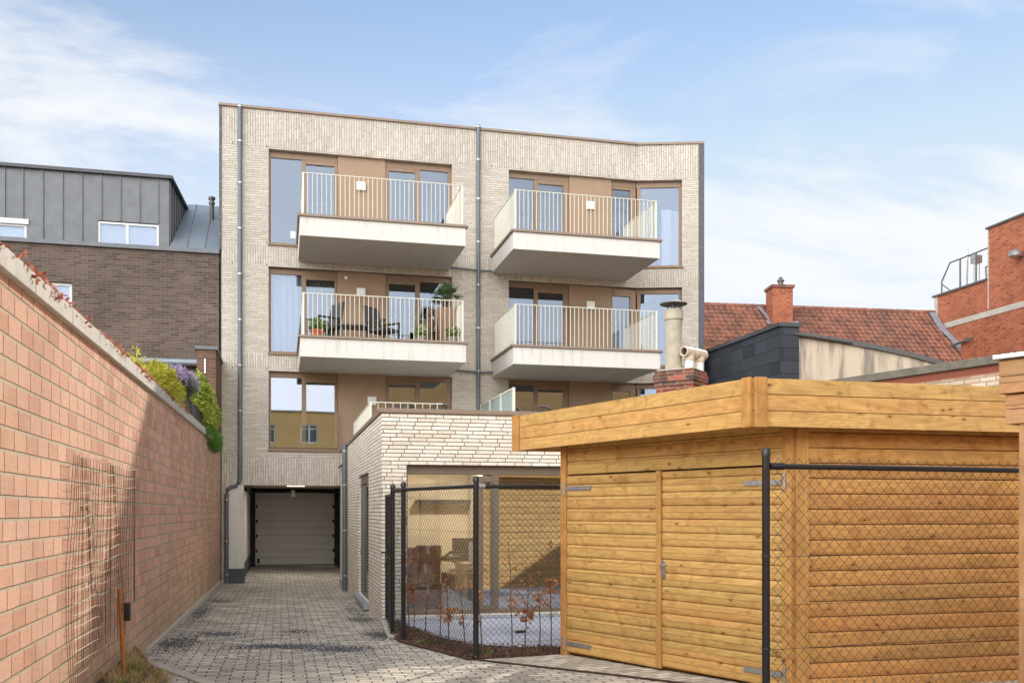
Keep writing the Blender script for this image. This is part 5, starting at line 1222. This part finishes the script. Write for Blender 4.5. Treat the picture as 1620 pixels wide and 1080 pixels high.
# ------------------------------------------------------------ beech saplings inside the left fence
sap = [((1.62, 12.35), .95, 20), ((1.60, 11.75), 1.1, 26), ((1.70, 11.45), 1.0, 8), ((1.80, 11.0), .9, 14), ((1.86, 10.7), .85, 40), ((1.97, 10.4), .8, 12), ((2.12, 10.15), 1.0, 14), ((2.42, 10.02), 1.2, 22), ((2.58, 10.05), .95, 46), ((2.74, 10.03), 1.0, 10), ((2.88, 10.06), 1.15, 34)]
slab = ['nearest the gate, sparsely leaved', 'beside the second fence post, leafy near its top', 'bare and thin, third from the gate', 'with a few scattered leaves, fourth from the gate', 'with a large orange leaf clump left of the corner post', 'leaning, just left of the corner fence post',
        'just right of the corner fence post', 'taller, with leaves at half height, right of the corner post', 'with a round orange leaf clump in the middle of the right panel', 'nearly bare, second from the shed', 'nearest the shed, with a rust-red leaf clump']
for (p, h, nl_), lb in zip(sap, slab):
    x, y = p; z0 = gz(x, y)+.03; t = thing('beech_sapling', 'young beech sapling '+lb, 'sapling', (x, y, z0), 'beech saplings along the fence')
    b = MB(); lean = Vector((R.uniform(-.1, .1), R.uniform(-.08, .08), 0)); pts = [Vector((x, y, z0))+lean*q*q+Vector((R.uniform(-.01, .01), 0, h*q)) for q in (0, .25, .5, .75, 1)]
    b.tube(pts, [.008, .007, .006, .004, .002], 5); tips = []
    for k in range(7):
        q = R.uniform(.25, .95); base = Vector((x, y, z0))+lean*q*q+Vector((0, 0, h*q)); tip = base+Vector((R.uniform(-.14, .14), R.uniform(-.1, .1), R.uniform(.06, .2))); b.tube([base, tip], [.003, .0015], 4, False); tips.append((base, tip))
    b.build('stem', M['twig'], t)
    b = MB(); hot = Vector((x, y, z0+h*R.uniform(.4, .62)))+lean*.3
    for k in range(nl_*2):
        if R.random() < .6: c = hot+Vector((R.gauss(0, .035), R.gauss(0, .035), R.gauss(0, .045)))
        else: a, c_ = R.choice(tips); c = a.lerp(c_, R.random())
        b.leaf(c, R.uniform(.04, .075), R.uniform(.024, .040), (R.gauss(0, 1), R.gauss(0, 1), R.gauss(-.5, 1)))
    b.build('leaves', M['beech'], t)
b = MB()
for i in range(16):
    k = R.randrange(len(inner)-1); q = Vector(outer[k]).lerp(Vector(inner[k+1]), .4); tuft(b, q.x+R.uniform(-.1, .1), q.y, gz(q.x, q.y)+.02, 12, .07, .06, .008)
tag(b.build('bed_weeds', M['grass']), 'small green weeds dotted through the bark mulch', 'weeds', kind='stuff')

# ------------------------------------------------------------ house behind the camera, seen in the panes
HB = thing('tan_brick_house', 'sunlit tan brick house with white windows mirrored in the lower panes', 'house', (6, -18, 0))
low = [(u, u+1.05, 5.95, 7.15) for u in [-19.6+2.6*i for i in range(10)]]; high = [(u, u+1.3, 6.6, 8.5) for u in [7.2+2.35*i for i in range(8)]]
mir = lambda hs_, u1: [(u1-c, u1-a, z0, z1) for a, c, z0, z1 in hs_]
b = MB(); wall_holes(b, (6.2, -14.0), (-22, -14.0), -.5, 7.9, mir(low, 6.2), .3); wall_holes(b, (28, -14.0), (6.2, -14.0), -.5, 10.6, mir(high, 28), .3); b.box(-22, 6.19, -24, -14.31, -.5, 7.8); b.box(6.2, 28, -24, -14.31, -.5, 10.5); b.build('wall', M['tan_brick'], HB)
b = MB(); b.box(-22.1, 6.19, -24, -13.9, 7.902, 8.02); b.build('roof_edge', M['concrete'], HB); b = MB(); b.box(6.15, 28.1, -24, -13.9, 10.602, 10.75); b.build('roof_edge', M['concrete'], HB)
M['dp'] = plain('dark_pane', (.10, .13, .19), .08)
for k, h in enumerate(low+high):
    u0, u1, z0, z1 = h; f = MB(); y = -14.15
    f.box(u0, u1, y, y+.08, z0, z0+.09); f.box(u0, u1, y, y+.08, z1-.09, z1); f.box(u0, u0+.09, y, y+.08, z0+.09, z1-.09); f.box(u1-.09, u1, y, y+.08, z0+.09, z1-.09); f.box((u0+u1)/2-.05, (u0+u1)/2+.05, y, y+.08, z0+.09, z1-.09); f.box(u0+.09, u1-.09, y+.001, y+.07, z0+.72*(z1-z0), z0+.72*(z1-z0)+.06)
    o = f.build('window', M['white'], HB); g_ = MB(); g_.box(u0+.09, u1-.09, y+.02, y+.03, z0+.09, z1-.09); g_.build('pane', M['dp'], o)
    if k >= len(low):
        a_ = MB(); c = (u0+u1)/2; a_.tube([(c-.8*math.cos(math.pi*t/10), -13.95, z1-.35+.62*math.sin(math.pi*t/10)) for t in range(11)], .06, 6); a_.build('arch_moulding', M['white'], HB)
bpy.context.view_layer.update()
